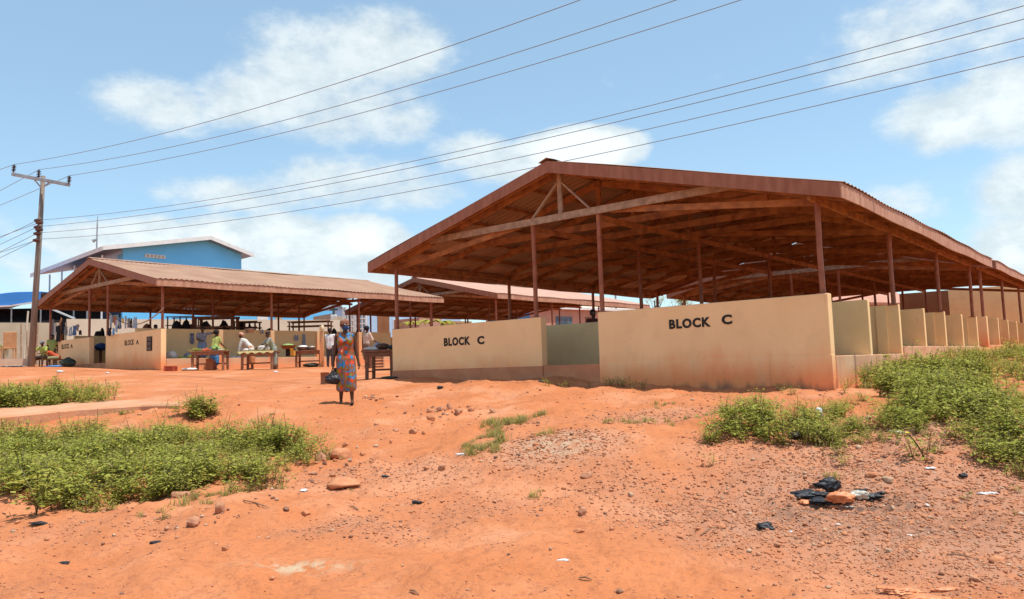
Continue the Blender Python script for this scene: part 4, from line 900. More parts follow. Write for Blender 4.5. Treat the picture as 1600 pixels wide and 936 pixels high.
for i, (px, py, w_, h_, m, lb) in enumerate(((475,768,14,6,M_wb,'white scrap beside the big flat boulder'),(720,711,14,4,M_wb,'pale scrap left of the grass patch'),(1452,732,14,4,M_wb,'bluish white scrap on the gravel by the weed mound'),(1548,770,20,3,M_wb,'white sliver among the sparse weeds'),(882,875,12,4,M_wb,'white scrap in the centre foreground'),
    (688,607,10,5,M_bb,'black scrap in front of the left lettered wall'),(1505,745,14,8,M_bb,'black scrap on the gravel right of the pale stone'),(1193,825,24,11,M_bb,'dark burnt scrap left of the rounded stone'),(1418,836,20,3,M_wb,'white edged strip on the gravel'),(1236,832,6,5,M_wb,'small white chip left of the strip'),
    (133,785,16,4,M_wb,'blue white stick like scrap below the weeds'),(602,745,12,4,M_bb,'dark flake near the boulder'),(652,786,14,6,M_bb,'dark leaf shaped scrap on bare ground'),(93,582,10,4,M_wb,'white scrap in front of the seated group'),(168,584,6,3,M_wb,'small white scrap in front of the BLOCK A wall'),(431,582,7,3,M_wb,'white scrap in front of the middle stall table'),
    (1140,641,30,5,MS[3],'pale rubble strip near the low weeds'),(845,575+22,10,4,M_bb,'dark scrap at the door sill'),(1448,780+10,6,5,M_wb,'tiny white chip right of the burnt bags'),(60,818,24,5,M_bb,'grey flat scrap on the bank at far left'),(245,848,22,5,M_bb,'grey scrap left of centre foreground'),(98,879,22,4,M_bb,'grey flake in the lower left'),(1310,820,8,4,M_wb,'white chip on the sooty gravel'),(1405,676,18,5,M_cb,'brown husk between the two weed patches'))):
    crumple(px, py, w_, h_, m, lb, 'plastic_scrap', 20+i, cat='litter', amp=.45)
# a few dead twigs
M_tw = mat('dry_twig', (.30,.17,.10), (.18,.10,.06), 9)
for i, (x0, y0, x1, y1, lb) in enumerate(((905,905,925,908,'short dry twig in the centre foreground'),(560,798,545,792,'pale twig on the left slope'),(1095,838,1120,825,'thin pale stick left of the burnt scrap'),(380,783,420,795,'curved dry root on the left bank'),(640,925,655,931,'small dark twig at the bottom'),(1480,868,1520,874,'brown twig in the right gravel'))):
    a, b = G(x0,y0), G(x1,y1); one(MB().tube([a+Vector((0,0,.01)), a.lerp(b,.5)+Vector((0,0,.02)), b+Vector((0,0,.01))], [.005,.007,.003], 5), 'twig', M_tw, lb, 'twig')

# ------------------------------------------------------------------ people
def blob(name, segs, m, parent, vox=.02, smooth=4, cut=None):
    """one continuous surface grown round a list of tapered bones (p0, p1, r0, r1[, flatten y])"""
    b = bmesh.new()
    for s in segs:
        p0, p1, r0, r1 = Vector(s[0]), Vector(s[1]), s[2], s[3]; fl = s[4] if len(s) > 4 else 1
        n = max(2, int((p1-p0).length/(min(r0, r1)*.35))+1) if (p1-p0).length > 1e-4 else 1
        if n == 1:
            bmesh.ops.create_icosphere(b, subdivisions=2, radius=1, matrix=Matrix.Translation(p0) @ Matrix.Diagonal((r0, r0*fl, r1, 1))); continue
        d = (p1-p0).normalized(); q = d.to_track_quat('Z', 'Y').to_matrix().to_4x4()
        for p, r in ((p0, r0), (p1, r1)): bmesh.ops.create_icosphere(b, subdivisions=2, radius=1, matrix=Matrix.Translation(p) @ Matrix.Diagonal((r, r*fl, r, 1)))
        bmesh.ops.create_cone(b, cap_ends=True, segments=14, radius1=r0, radius2=r1, depth=(p1-p0).length, matrix=Matrix.Translation((p0+p1)/2) @ Matrix.Diagonal((1, fl, 1, 1)) @ q)
    me = bpy.data.meshes.new(name); b.to_mesh(me); b.free()
    o = bpy.data.objects.new(name, me); col.objects.link(o)
    rm = o.modifiers.new('r', 'REMESH'); rm.mode = 'VOXEL'; rm.voxel_size = vox; rm.use_smooth_shade = True
    sm = o.modifiers.new('s', 'SMOOTH'); sm.factor = .5; sm.iterations = smooth
    bpy.context.view_layer.update(); dg = bpy.context.evaluated_depsgraph_get(); dg.update()
    me2 = bpy.data.meshes.new_from_object(o.evaluated_get(dg)); me2.name = name
    o.modifiers.clear(); o.data = me2; bpy.data.meshes.remove(me)
    me2.materials.clear(); me2.materials.append(m); me2.polygons.foreach_set('use_smooth', [True]*len(me2.polygons))
    if cut:
        b = bmesh.new(); b.from_mesh(me2)
        for co_, no_ in cut:
            g = b.verts[:]+b.edges[:]+b.faces[:]; bmesh.ops.bisect_plane(b, geom=g, plane_co=co_, plane_no=no_, clear_outer=True)
        b.to_mesh(me2); b.free()
    o.parent = parent; return o
V3 = Vector
def nrm(a): return Vector(a).normalized()
def figure(loc, Hh, yaw, label, lean=0., side=0., ua=((-.15,0,-1),(.15,0,-1)), fa=((-.05,-.15,-1),(.05,-.15,-1)), th=((-.04,0,-1),(.04,0,-1)), sn=((0,.04,-1),(0,.04,-1)), look=0., nod=0.,
           top=None, sleeve=.5, bottom=None, bkind='trousers', hem=.3, hair=M_hair, hairk='short', vox=.022, female=True, seat_z=None, shoes=None, fine=False, skin=None, zfix=None, wide=1.0, base_parts=None):
    o = empty('person', loc, yaw, label, 'person'); S = Hh; skin = skin or M_skin
    hipw = .052*S; shw = (.098 if female else .112)*S*(.93 if fine else 1); kk = .88 if fine else 1
    rot = Matrix.Rotation(lean, 3, 'X') @ Matrix.Rotation(side, 3, 'Y')
    pel = V3((0,0,0)); J = {}
    tl = lambda x, y, z: rot @ V3((x*S, y*S, z*S))
    J['chest'] = tl(0, 0, .19); J['neck'] = tl(0, .005, .295); J['head'] = J['neck']+Matrix.Rotation(lean*.45+nod, 3, 'X') @ V3((0, -.012*S, .098*S))
    for k, s in ((0,-1),(1,1)):
        J['sh', k] = tl(s*shw/S, 0, .275); J['el', k] = J['sh', k]+nrm(ua[k])*.175*S; J['wr', k] = J['el', k]+nrm(fa[k])*.145*S
        J['hip', k] = V3((s*hipw, 0, -.01*S)); J['kn', k] = J['hip', k]+nrm(th[k])*.245*S; J['an', k] = J['kn', k]+nrm(sn[k])*.235*S
    low = min(J['an', 0].z, J['an', 1].z)-.04*S
    lift = (seat_z if seat_z is not None else -low)
    if zfix is not None: lift = zfix
    J = {k: v+V3((0,0,lift)) for k, v in J.items()}; pel = pel+V3((0,0,lift))
    tv = lambda x, y, z: pel+tl(x, y, z)
    segs = [(tv(-.035,0,.0), tv(-.03,0,.09), .062*S*kk, .055*S*kk, .85), (tv(.035,0,.0), tv(.03,0,.09), .062*S, .055*S, .85),
            (tv(-.03,0,.09), tv(-.045,0,.22), .054*S*kk, .058*S*kk, .8), (tv(.03,0,.09), tv(.045,0,.22), .054*S*kk, .058*S*kk, .8), (tv(-.06,0,.265), tv(.06,0,.265), .034*S, .034*S),
            (tv(0,0,.27), J['neck']+(J['head']-J['neck'])*.4, .034*S, .029*S)]
    if female: segs += [(tv(-.045,-.045,.2), tv(-.045,-.045,.2), .036*S, .036*S), (tv(.045,-.045,.2), tv(.045,-.045,.2), .036*S, .036*S)]
    hm = Matrix.Rotation(look, 3, 'Z') @ Matrix.Rotation(lean*.5+nod, 3, 'X'); hd = J['head']; hp = lambda x, y, z: hd+hm @ V3((x*S, y*S, z*S))
    segs += [(hp(0,.008,.012), hp(0,.008,.012), .050*S, .056*S, 1.12), (hp(0,-.012,-.028), hp(0,-.018,-.034), .034*S, .028*S), (hp(0,-.050,-.004), hp(0,-.058,-.012), .0065*S, .010*S),
             (hp(-.050,.008,0), hp(-.052,.01,.0), .008*S, .013*S), (hp(.050,.008,0), hp(.052,.01,.0), .008*S, .013*S), (hp(-.014,-.044,-.032), hp(.014,-.044,-.032), .006*S, .006*S)]
    for k, s in ((0,-1),(1,1)):
        e, w_ = J['el', k], J['wr', k]; fd = nrm(fa[k])
        segs += [(J['sh', k], e, .030*S, .023*S), (e, w_, .023*S, .0155*S)]
        pd = fd; sd = pd.cross(V3((1,0,0))); 
        sd = sd.normalized() if sd.length > .2 else V3((0,1,0)); bk = pd.cross(sd)
        palm = w_+pd*.045*S; segs += [(w_, palm, .015*S, .019*S)]
        for f, (o_, l_) in enumerate(((-.0135,.040),(-.0045,.046),(.0045,.043),(.0135,.034))):
            a = palm+sd*o_*S+pd*.008*S; m_ = a+pd*l_*.55*S+bk*.004*S*s; c = m_+pd*l_*.35*S+bk*.014*S*s; r_ = .0058*S; segs += [(a, m_, r_, r_), (m_, c, r_, r_*.85)]
        a = w_+pd*.018*S-sd*.016*S; segs += [(a, a-sd*.018*S+pd*.022*S, .0075*S, .0065*S)]
        segs += [(J['hip', k], J['kn', k], .052*S, .033*S), (J['kn', k], J['kn', k].lerp(J['an', k], .35), .031*S, .031*S), (J['kn', k].lerp(J['an', k], .35), J['an', k], .031*S, .018*S)]
        an = J['an', k]; segs += [(an+V3((0,.018*S,-.022*S)), an+V3((0,-.05*S,-.026*S)), .020*S, .015*S), (an+V3((-.006*S,-.05*S,-.027*S)), an+V3((-.004*S,-.088*S,-.030*S)), .014*S, .010*S), (an+V3((.008*S,-.05*S,-.027*S)), an+V3((.008*S,-.082*S,-.030*S)), .013*S, .009*S)]
    body = blob('body', segs, skin, o, vox if not fine else .009, 2 if fine else 3)
    for s in (-1, 1):
        MB().lathe([(.001,-.007*S),(.0062*S,-.003*S),(.0075*S,0),(.0062*S,.003*S),(.001,.007*S)], hp(s*.019,-.0455,.006), 8).build('eye', M_white, body, smooth=True)
        MB().lathe([(.0005,-.0035*S),(.0035*S,0),(.0005,.0035*S)], hp(s*.019,-.0525,.006), 8).build('pupil', M_hair, body, smooth=True)
    if top:
        e = (.010*wide-(.009 if fine else 0))*S; sg = [(tv(-.035,0,-.02 if bottom else .0), tv(-.03,0,.09), .066*S+e, .058*S+e, .9), (tv(.035,0,-.02), tv(.03,0,.09), .066*S+e, .058*S+e, .9), (tv(-.03,0,.09), tv(-.045,0,.22), .058*S+e, .060*S+e, .85), (tv(.03,0,.09), tv(.045,0,.22), .058*S+e, .060*S+e, .85), (tv(-.085,0,.268), tv(.085,0,.268), .034*S+e*.6, .034*S+e*.6)]
        if female: sg += [(tv(-.045,-.045,.2), tv(-.045,-.045,.2), .044*S, .044*S), (tv(.045,-.045,.2), tv(.045,-.045,.2), .044*S, .044*S)]
        if sleeve:
            for k in (0, 1):
                e_ = J['sh', k].lerp(J['el', k], min(1, sleeve*2)); sg.append((J['sh', k], e_, .040*S, .035*S))
                if sleeve > .5: sg.append((J['el', k], J['el', k].lerp(J['wr', k], sleeve*2-1), .034*S, .027*S))
        blob('top', sg, top, o, vox if not fine else .012, 2)
    if bottom:
        if bkind == 'skirt':
            sg = []
            hp_ = [tv(x, 0, z) for x, z in ((-.035,.02),(.035,.02))]
            for k, s in ((0,-1),(1,1)):
                kn, an = J['kn', k], J['an', k]; eb = kn.lerp(an, hem); w0 = .064*S*wide*kk; w1 = .060*S*wide*kk
                sg += [(hp_[k], J['hip', k], .066*S*kk, .072*S*kk), (J['hip', k], kn, .070*S*kk, w0), (kn, eb, w0, w1)]
            sg += [((J['hip', 0]+J['hip', 1])/2, (J['kn', 0]+J['kn', 1])/2, .08*S*kk, w0*1.05), ((J['kn', 0]+J['kn', 1])/2, (J['kn', 0].lerp(J['an', 0], hem)+J['kn', 1].lerp(J['an', 1], hem))/2, w0*1.05, w1)]
            blob('skirt', sg, bottom, o, vox if not fine else .012, 2)
        else:
            sg = [(tv(-.03,0,.03), J['hip', 0], .066*S, .066*S), (tv(.03,0,.03), J['hip', 1], .066*S, .066*S)]
            for k in (0, 1):
                kn, an = J['kn', k], J['an', k]; sg += [(J['hip', k], kn, .060*S, .042*S), (kn, kn.lerp(an, hem), .042*S, .034*S)]
            blob('trousers', sg, bottom, o, vox, 2)
    if hairk == 'short': blob('hair', [(hp(0,.016,.026), hp(0,.016,.026), .054*S, .052*S, 1.08), (hp(0,.030,.0), hp(0,.03,0), .047*S, .045*S)], hair, o, vox*.7, 1)
    elif hairk == 'bun': blob('hair', [(hp(0,.018,.026), hp(0,.018,.026), .055*S, .052*S, 1.08), (hp(0,.062,.05), hp(0,.062,.05), .028*S, .028*S)], hair, o, vox*.7, 1)
    elif hairk == 'afro': blob('hair', [(hp(0,.02,.03), hp(0,.02,.03), .075*S, .068*S)], hair, o, vox*.7, 1)
    elif hairk == 'scarf': blob('headscarf', [(hp(0,.016,.026), hp(0,.016,.026), .058*S, .054*S, 1.1), (hp(0,.035,.0), hp(0,.035,0), .050*S, .046*S)], hair, o, vox*.7 if not fine else .009, 1)
    elif hairk == 'cap':
        blob('cap', [(hp(0,.010,.032), hp(0,.010,.032), .056*S, .046*S, 1.1), (hp(-.02,-.055,.025), hp(.02,-.055,.025), .018*S, .018*S)], hair, o, vox*.6, 1)
    return o, J, hp, tv
def cpat(name, cols, scale=22, rough=.85):
    """printed cloth: blotches of several colours"""
    m = mat(name, cols[0], cols[1], scale, rough, bump=.15, bscale=30, ramp=(.48,.52)); t = T(m); b = t.nodes['Principled BSDF']; cc = t.nodes[m['ramp']].outputs[0]
    co = t.nodes.new('ShaderNodeTexCoord')
    for i, c in enumerate(cols[2:]):
        v = t.nodes.new('ShaderNodeTexVoronoi'); v.inputs['Scale'].default_value = scale*(.9+.2*i); t.links.new(co.outputs['Object'], v.inputs['Vector'])
        mp = t.nodes.new('ShaderNodeMath'); mp.operation = 'LESS_THAN'; mp.inputs[1].default_value = .34-.10*i; t.links.new(v.outputs['Distance'], mp.inputs[0])
        x = t.nodes.new('ShaderNodeMix'); x.data_type = 'RGBA'; t.links.new(mp.outputs[0], x.inputs[0]); t.links.new(cc, x.inputs[6]); x.inputs[7].default_value = (*c, 1); cc = x.outputs[2]
    t.links.new(cc, b.inputs['Base Color']); return m
# dress print of the walking woman: rings of red and white on blue, brown and green grounds
md = mat('printed_dress_cloth', (.035,.22,.46), (.27,.10,.035), 13, .8, ramp=(.54,.56)); t = T(md); b_ = t.nodes['Principled BSDF']; cc = t.nodes[md['ramp']].outputs[0]; co = t.nodes.new('ShaderNodeTexCoord')
def layer(cc, src, lo, hi, colr):
    a = t.nodes.new('ShaderNodeMath'); a.operation = 'GREATER_THAN'; a.inputs[1].default_value = lo; t.links.new(src, a.inputs[0])
    c2 = t.nodes.new('ShaderNodeMath'); c2.operation = 'LESS_THAN'; c2.inputs[1].default_value = hi; t.links.new(src, c2.inputs[0])
    f = t.nodes.new('ShaderNodeMath'); f.operation = 'MULTIPLY'; t.links.new(a.outputs[0], f.inputs[0]); t.links.new(c2.outputs[0], f.inputs[1])
    x = t.nodes.new('ShaderNodeMix'); x.data_type = 'RGBA'; t.links.new(f.outputs[0], x.inputs[0]); t.links.new(cc, x.inputs[6]); x.inputs[7].default_value = (*colr, 1); return x.outputs[2]
ng = t.nodes.new('ShaderNodeTexNoise'); ng.inputs['Scale'].default_value = 10; t.links.new(co.outputs['Object'], ng.inputs['Vector']); cc = layer(cc, ng.outputs['Fac'], .60, 1, (.22,.26,.03))
vm = t.nodes.new('ShaderNodeMapping'); vm.inputs['Scale'].default_value = (1,.35,.8); t.links.new(co.outputs['Object'], vm.inputs[0])
v1 = t.nodes.new('ShaderNodeTexVoronoi'); v1.inputs['Scale'].default_value = 9; v1.inputs['Randomness'].default_value = .6; t.links.new(vm.outputs[0], v1.inputs['Vector'])
cc = layer(cc, v1.outputs['Distance'], .0, .40, (.62,.075,.03)); cc = layer(cc, v1.outputs['Distance'], 0, .20, (.75,.62,.48)); cc = layer(cc, v1.outputs['Distance'], 0, .09, (.5,.2,.1))
t.links.new(cc, b_.inputs['Base Color'])
M_scarf = cpat('brown_white_headscarf', [(.28,.12,.07),(.20,.08,.05),(.45,.34,.27)], 30)
wl = G(541,630.5)
wo_, J, hp, tv = figure(wl, 1.62, .12, 'woman walking in a blue and red ringed dress with a blue face mask', ua=((-.20,.03,-1),(.16,.05,-1)), fa=((-.10,-.12,-1),(.20,-.10,-1)),
    th=((-.0,.06,-1),(.05,-.10,-1)), sn=((-.06,.20,-1),(.03,.0,-1)), look=.45, nod=.05, top=md, sleeve=0, bottom=md, bkind='skirt', hem=.40, hair=M_scarf, hairk='scarf', fine=True, vox=.012, wide=1.02)
S = 1.62
blob('face_mask', [(hp(0,-.038,-.030), hp(0,-.036,-.040), .027*S, .022*S), (hp(-.028,-.014,-.036), hp(.028,-.014,-.036), .018*S, .018*S)], cmat('blue_mask_cloth', (.02,.10,.28), (.015,.06,.18)), wo_, .007, 2)
for k in (0, 1):
    an = J['an', k]; blob('sandal', [(an+V3((0,.02*S,-.041*S)), an+V3((.003*S,-.085*S,-.041*S)), .0185*S, .018*S, 1)], M_hair, wo_, .012, 1).scale = (1,1,1)
for ch_o in wo_.children:
    if ch_o.name.startswith('skirt'):
        zs_ = [v.co.z for v in ch_o.data.vertices]; z1_, z0_ = max(zs_), min(zs_)
        for v in ch_o.data.vertices:
            k_ = (z1_-v.co.z)/(z1_-z0_); an_ = math.atan2(v.co.y, v.co.x); f_ = 1+k_*(.07*math.sin(an_*7+v.co.z*3)+.035*math.sin(an_*13+2)); v.co.x *= f_; v.co.y *= f_
bagp = wo_.matrix_basis @ (J['wr', 0]+V3((-.01,-.02,-.10)))
bo_ = empty('carrier_bag', bagp-V3((0,0,.30)), .2, 'black polythene carrier bag hanging from the right hand of the walking woman', 'bag')
blob('bag_body', [(V3((-.07,0,.07)), V3((.07,0,.06)), .085, .09, .7), (V3((-.06,0,.08)), V3((0,0,.22)), .07, .03, .7), (V3((.07,0,.08)), V3((0,0,.22)), .07, .03, .7)], M_bb, bo_, .012, 1)
for v_ in bo_.children[0].data.vertices:
    c3 = v_.co; k3 = .22*fbm(np.array([c3.x*22+4]), np.array([c3.z*22+c3.y*15]), 3)[0]+.12*abs(fbm(np.array([c3.x*45]), np.array([c3.z*30]), 2)[0]); c3.x *= 1+k3*1.8; c3.y *= 1+k3*2
MB().tube([(-.03,0,.19),(-.01,0,.28),(0,0,.315),(.01,0,.28),(.03,0,.2)], .010, 6).build('handle', M_bb, bo_)

def gpos(px, d):
    r = ray(px, 560)*d; return Vector((r.x, d, Hs(r.x, d)))
FA = EYE+.70     # floor of the BLOCK A shed
def fpos(px, d, z=FA): r = ray(px, 560)*d; return Vector((r.x, d, z))
C_ = cmat
figure(fpos(316,30.6,EYE+.56), 1.42, .5, 'man in grey patterned shirt behind the vegetable table, one arm stretched out', lean=.15, ua=((-.2,-.3,-1),(1,-.1,.12)), fa=((.7,-.5,-.2),(1,-.1,.05)), top=cpat('grey_blue_print', [(.25,.24,.26),(.16,.17,.22),(.38,.36,.36)], 30), sleeve=.3, bottom=C_('blue_grey_wrapper',(.22,.30,.42)), bkind='skirt', female=False)
figure(gpos(335,29.3), 1.50, math.pi-.35, 'woman in blue apron dress and green blouse, back turned, at the vegetable table', lean=.22, ua=((-.2,-.3,-1),(.5,-.5,-.7)), fa=((-.1,-.7,-.5),(.5,-.8,-.2)), top=cpat('green_blouse_print', [(.42,.44,.12),(.36,.38,.10)], 20), sleeve=.35, bottom=cpat('blue_wax_print', [(.02,.14,.36),(.04,.22,.50),(.30,.40,.45)], 18), bkind='skirt', hairk='afro', hem=.5, wide=1.15)
figure(gpos(392,29.6), 1.55, -1.45, 'woman in a white blouse and patterned headscarf bending over the middle stall table', lean=.75, ua=((-.1,-.2,-1),(.1,-.3,-1)), fa=((0,-.2,-1),(0,-.2,-1)), top=C_('white_blouse',(.62,.58,.52),(.55,.50,.45)), sleeve=.95, bottom=C_('orange_wrapper',(.55,.22,.09)), bkind='skirt', hair=cpat('red_white_scarf', [(.55,.15,.07),(.5,.4,.3)], 30), hairk='scarf', hem=.5, th=((-.04,.1,-1),(.04,.1,-1)))
figure(gpos(428,28.7), 1.45, -1.0, 'woman in grey green print dress leaning at the right end of the middle table', lean=.5, ua=((-.2,-.7,-.8),(.1,-.5,-1)), fa=((-.2,-.8,-.5),(0,-.6,-.8)), top=cpat('grey_green_print', [(.20,.22,.22),(.30,.32,.28),(.35,.36,.10)], 26), sleeve=.4, bottom=cpat('grey_green_print_skirt', [(.20,.22,.22),(.30,.32,.28),(.35,.36,.10)], 26), bkind='skirt', hairk='bun', hem=.6, wide=1.15)
figure(gpos(516,30.3), 1.52, math.pi-.2, 'person in a white shirt and dark trousers with back turned by the tall yellow post', ua=((.7,-.3,-.6),(-.15,-.2,-1)), fa=((.8,-.5,-.2),(0,-.3,-1)), top=C_('white_shirt',(.72,.70,.68),(.64,.63,.62)), sleeve=.7, bottom=C_('dark_trousers',(.08,.07,.075)), female=False, hem=1, wide=1.25)
figure(gpos(574,29.6), 1.52, 2.5, 'woman with dark curly hair in a pale floral top partly hidden behind the walking woman', ua=((-.3,-.3,-1),(.3,-.3,-1)), fa=((-.2,-.8,-.3),(.2,-.8,-.3)), top=cpat('floral_blouse', [(.55,.42,.33),(.62,.52,.42),(.45,.2,.12)], 24), sleeve=.5, bottom=C_('brown_skirt',(.22,.12,.08)), bkind='skirt', hairk='afro')
figure(fpos(243,32.0,EYE+.72), 1.52, .9, 'man in dark hair and tan shirt standing inside the left shed behind the notice board', top=C_('tan_shirt',(.30,.19,.12)), sleeve=.4, bottom=M_dark, female=False)
figure(fpos(253,32.6,EYE+.66), 1.5, -.7, 'dark haired person in a pale shirt inside the left shed beside the corner post', top=C_('pale_shirt',(.4,.42,.45)), sleeve=.4, bottom=M_dark)
figure(fpos(240.5,30.6,EYE+.54), 1.28, .2, 'child whose head shows just above the BLOCK A wall', top=C_('grey_shirt',(.2,.2,.2)), sleeve=.4, bottom=M_dark, female=False)
figure(gpos(81,34.4), 1.42, .5, 'young person in a green shirt standing at the left corner of the BLOCK A wall', ua=((-.1,-.1,-1),(.15,0,-1)), top=C_('light_green_shirt',(.36,.44,.13),(.28,.36,.1)), sleeve=.3, bottom=C_('brown_shorts',(.12,.07,.05)), hem=.1, female=False)
sit = dict(th=((-.25,-1,-.05),(.25,-1,-.05)), sn=((-.05,-.1,-1),(.05,-.1,-1)))
figure(gpos(70,32.2), 1.45, -.1, 'seated boy in a grey cap and yellow green shirt beside the leaning pole', lean=.35, seat_z=.42, ua=((-.6,-.5,-.8),(.3,-.6,-.9)), fa=((-.7,-.5,-.8),(-.4,-.9,-.2)), top=C_('lime_shirt',(.38,.44,.10),(.30,.36,.07)), sleeve=.35, bottom=C_('dark_shorts',(.05,.035,.03)), hem=.05, female=False, hair=C_('grey_cap',(.16,.18,.22)), hairk='cap', **sit)
figure(gpos(90,32.5), 1.5, -1.0, 'person in an orange patterned top sitting bent forward next to the capped boy', lean=1.0, seat_z=.40, ua=((-.3,-.6,-.8),(.1,-.7,-.8)), fa=((-.2,-.9,-.4),(-.2,-.9,-.4)), top=cpat('orange_dotted_top', [(.62,.10,.04),(.50,.08,.03),(.40,.12,.06)], 26), sleeve=.3, bottom=C_('olive_shorts',(.28,.30,.16)), hem=.1, **sit)
figure(Vector((*P2(927,19.6), EYE-.10)), 1.50, .4, 'person in the shade whose head shows above the inner wall in the doorway gap', top=C_('dark_red_top',(.12,.03,.03)), sleeve=.4, bottom=M_dark)
for px, d, lb in ((70,32.5,'low wooden stool under the capped boy'),(92,32.8,'low wooden stool under the person in orange')):
    q = gpos(px, d+.05); st = empty('stool', q, .1, lb, 'stool'); MB().box(-.2,.2,-.14,.14,.28,.32).build('seat', M_wood2, st)
    for x in (-.16,.16):
        for y in (-.1,.1): MB().box(x-.02,x+.02,y-.02,y+.02,-.03,.28).build('leg', M_wood2, st)

# ------------------------------------------------------------------ stall furniture
def table(px0, px1, d, hgt, dep, yaw, label, m=M_wood, shelf=False, thick=.06, zb=None):
    a, b = P2(px0, d), P2(px1, d); w_ = (b[0]-a[0])/math.cos(yaw); c = Vector(((a[0]+b[0])/2, d)); z = Hs(c.x, c.y) if zb is None else zb
    o = empty('stall_table', (c.x, c.y, z), yaw, label, 'table', 'rough wooden stall tables'); x = w_/2
    m_ = MB(); n = 4
    for k in range(n): y0 = -dep/2+dep*k/n; m_.box(-x+random.uniform(-.02,.02), x+random.uniform(-.02,.02), y0+.004, y0+dep/n-.004, hgt-thick*.5+random.uniform(-.003,.003), hgt)
    m_.build('table_top', m, o, bevel=.004)
    for ya in (-dep/2+.045, dep/2-.075): MB().box(-x+.07, x-.07, ya, ya+.03, hgt-thick*.5-.11, hgt-thick*.5-.002).build('apron', m, o)
    for sx_ in (-1, 1):
        for sy in (-1, 1): MB().beam((sx_*(x-.10), sy*(dep/2-.10), -.06), (sx_*(x-.11), sy*(dep/2-.105), hgt-thick*.5-.003), .075, .075, up=(0,1,0)).build('leg', m, o)
        MB().beam((sx_*(x-.1)-.001, -dep/2+.1, .2), (sx_*(x-.1)-.001, dep/2-.1, .2), .05, .03).build('stretcher', m, o)
    MB().beam((-x+.12, dep/2-.1, .24), (x-.12, dep/2-.1, .24), .03, .05).build('stretcher', m, o)
    return o
t1 = table(301, 356, 28.5, .70, .75, .06, 'wooden stall table heaped with greens and tomatoes')
t2 = table(378, 433, 28.6, .66, .75, -.04, 'wooden stall table covered with a yellowish cloth and white bundles')
t3 = table(461, 506, 31.0, .66, .7, .0, 'wooden stall table carrying basins near the tall yellow post', thick=.07)
t4 = table(571, 622, 20.6, .76, .8, -.12, 'dark wooden table standing against the left end of the BLOCK C wall', M_wood2, thick=.12)
t5 = table(572, 586, 29.0, .50, .5, 0, 'small low table with a white tray behind the walking woman')
def ontop(o, x, y, z=0): return o.matrix_basis @ Vector((x, y, z))
def ball_pile(name, P, r, m, label, cat, group, squash=.85, n=1):
    b0 = None
    for i, p in enumerate(P):
        b = bmesh.new(); bmesh.ops.create_icosphere(b, subdivisions=2, radius=r*random.uniform(.85,1.15))
        for v in b.verts: v.co.z *= squash; v.co *= 1+random.uniform(-.04,.04)
        me = bpy.data.meshes.new(name); b.to_mesh(me); b.free(); me.materials.append(m); o = link(bpy.data.objects.new(name, me)); o.location = p; tag(o, label, cat, group, 'thing')
M_tom = mat('tomato_skin', (.62,.07,.03), (.60,.14,.03), 5, .35, spec=.5); M_cab = mat('cabbage_leaf', (.30,.42,.13), (.20,.32,.08), 9, .6); M_onion = mat('pale_produce', (.68,.62,.50), (.6,.5,.4), 9, .6)
P_ = [ontop(t1, -.12+random.uniform(-.17,.17), random.uniform(-.25,.1), .725+random.uniform(0,.07)) for _ in range(16)]
ball_pile('tomato', P_, .042, M_tom, 'red tomato in the heap in the middle of the vegetable table', 'tomato', 'tomatoes heaped on the table')
ball_pile('cabbage', [ontop(t1,.16,-.1,.80), ontop(t1,.27,.1,.79), ontop(t1,.20,.0,.86)], .085, M_cab, 'green cabbage right of the tomatoes on the vegetable table', 'cabbage', 'cabbages on the table')
ball_pile('white_produce', [ontop(t1,.36+.05*i,-.15+.05*(i%2),.735) for i in range(4)], .04, M_onion, 'pale round produce at the right of the vegetable table', 'onion', 'pale produce on the table')
def greens(o, x, y, w_, n, label, name='leafy_greens', z=.70):
    c = ontop(o, x, y, z); VV = []; FF = []; MM = []; k = 0
    for i in range(n):
        a = random.uniform(0, 6.28); d = V3((math.cos(a), math.sin(a), random.uniform(-.1,.9))).normalized(); p = V3((random.gauss(0,w_*.4), random.gauss(0,.08), random.uniform(.0,.08))); L_ = random.uniform(.06,.12); s = d.cross(V3((0,0,1))).normalized()*L_*.25
        VV += [p[:], (p+d*L_*.5+s)[:], (p+d*L_)[:], (p+d*L_*.5-s)[:]]; FF.append((k,k+1,k+2,k+3)); MM.append(random.choice((0,1,1))); k += 4
    ob = arr_mesh(name, VV, FF, ML, mi=MM); ob.location = c; tag(ob, label, 'vegetables', None, 'thing')
greens(t1, -.42, -.1, .25, 160, 'bunch of leafy greens at the left of the vegetable table'); greens(t1, .10, .12, .16, 90, 'greens behind the cabbages on the vegetable table'); greens(t1, .5, .0, .14, 70, 'small bunch of greens at the right end of the vegetable table')
greens(t1, -.60, -.40, .03, 60, 'greens trailing over the left edge of the vegetable table', z=.45)
M_ycloth = cpat('yellow_green_table_cloth', [(.52,.42,.20),(.42,.36,.14),(.55,.30,.15)], 8)
w2 = .66; m_ = MB(); nx = 26; vs = []; fs = []
for i in range(nx+1):
    x = -w2+2*w2*i/nx
    for j, (y, z) in enumerate(((-.40,.60-.03*math.sin(i*1.1)),(-.39,.672),(0,.668+.006*math.sin(i)),(.39,.672),(.40,.60))): vs.append((x, y, z+.002))
for i in range(nx):
    for j in range(4): k = i*5+j; fs.append((k, k+5, k+6, k+1))
o = m_.add(vs, fs).build('table_cloth', M_ycloth, None, smooth=True); o.matrix_basis = t2.matrix_basis.copy(); tag(o, 'yellowish patterned cloth over the middle stall table', 'tablecloth', None, 'thing')
M_bundle = cmat('white_bundle', (.66,.62,.56), (.5,.45,.4))
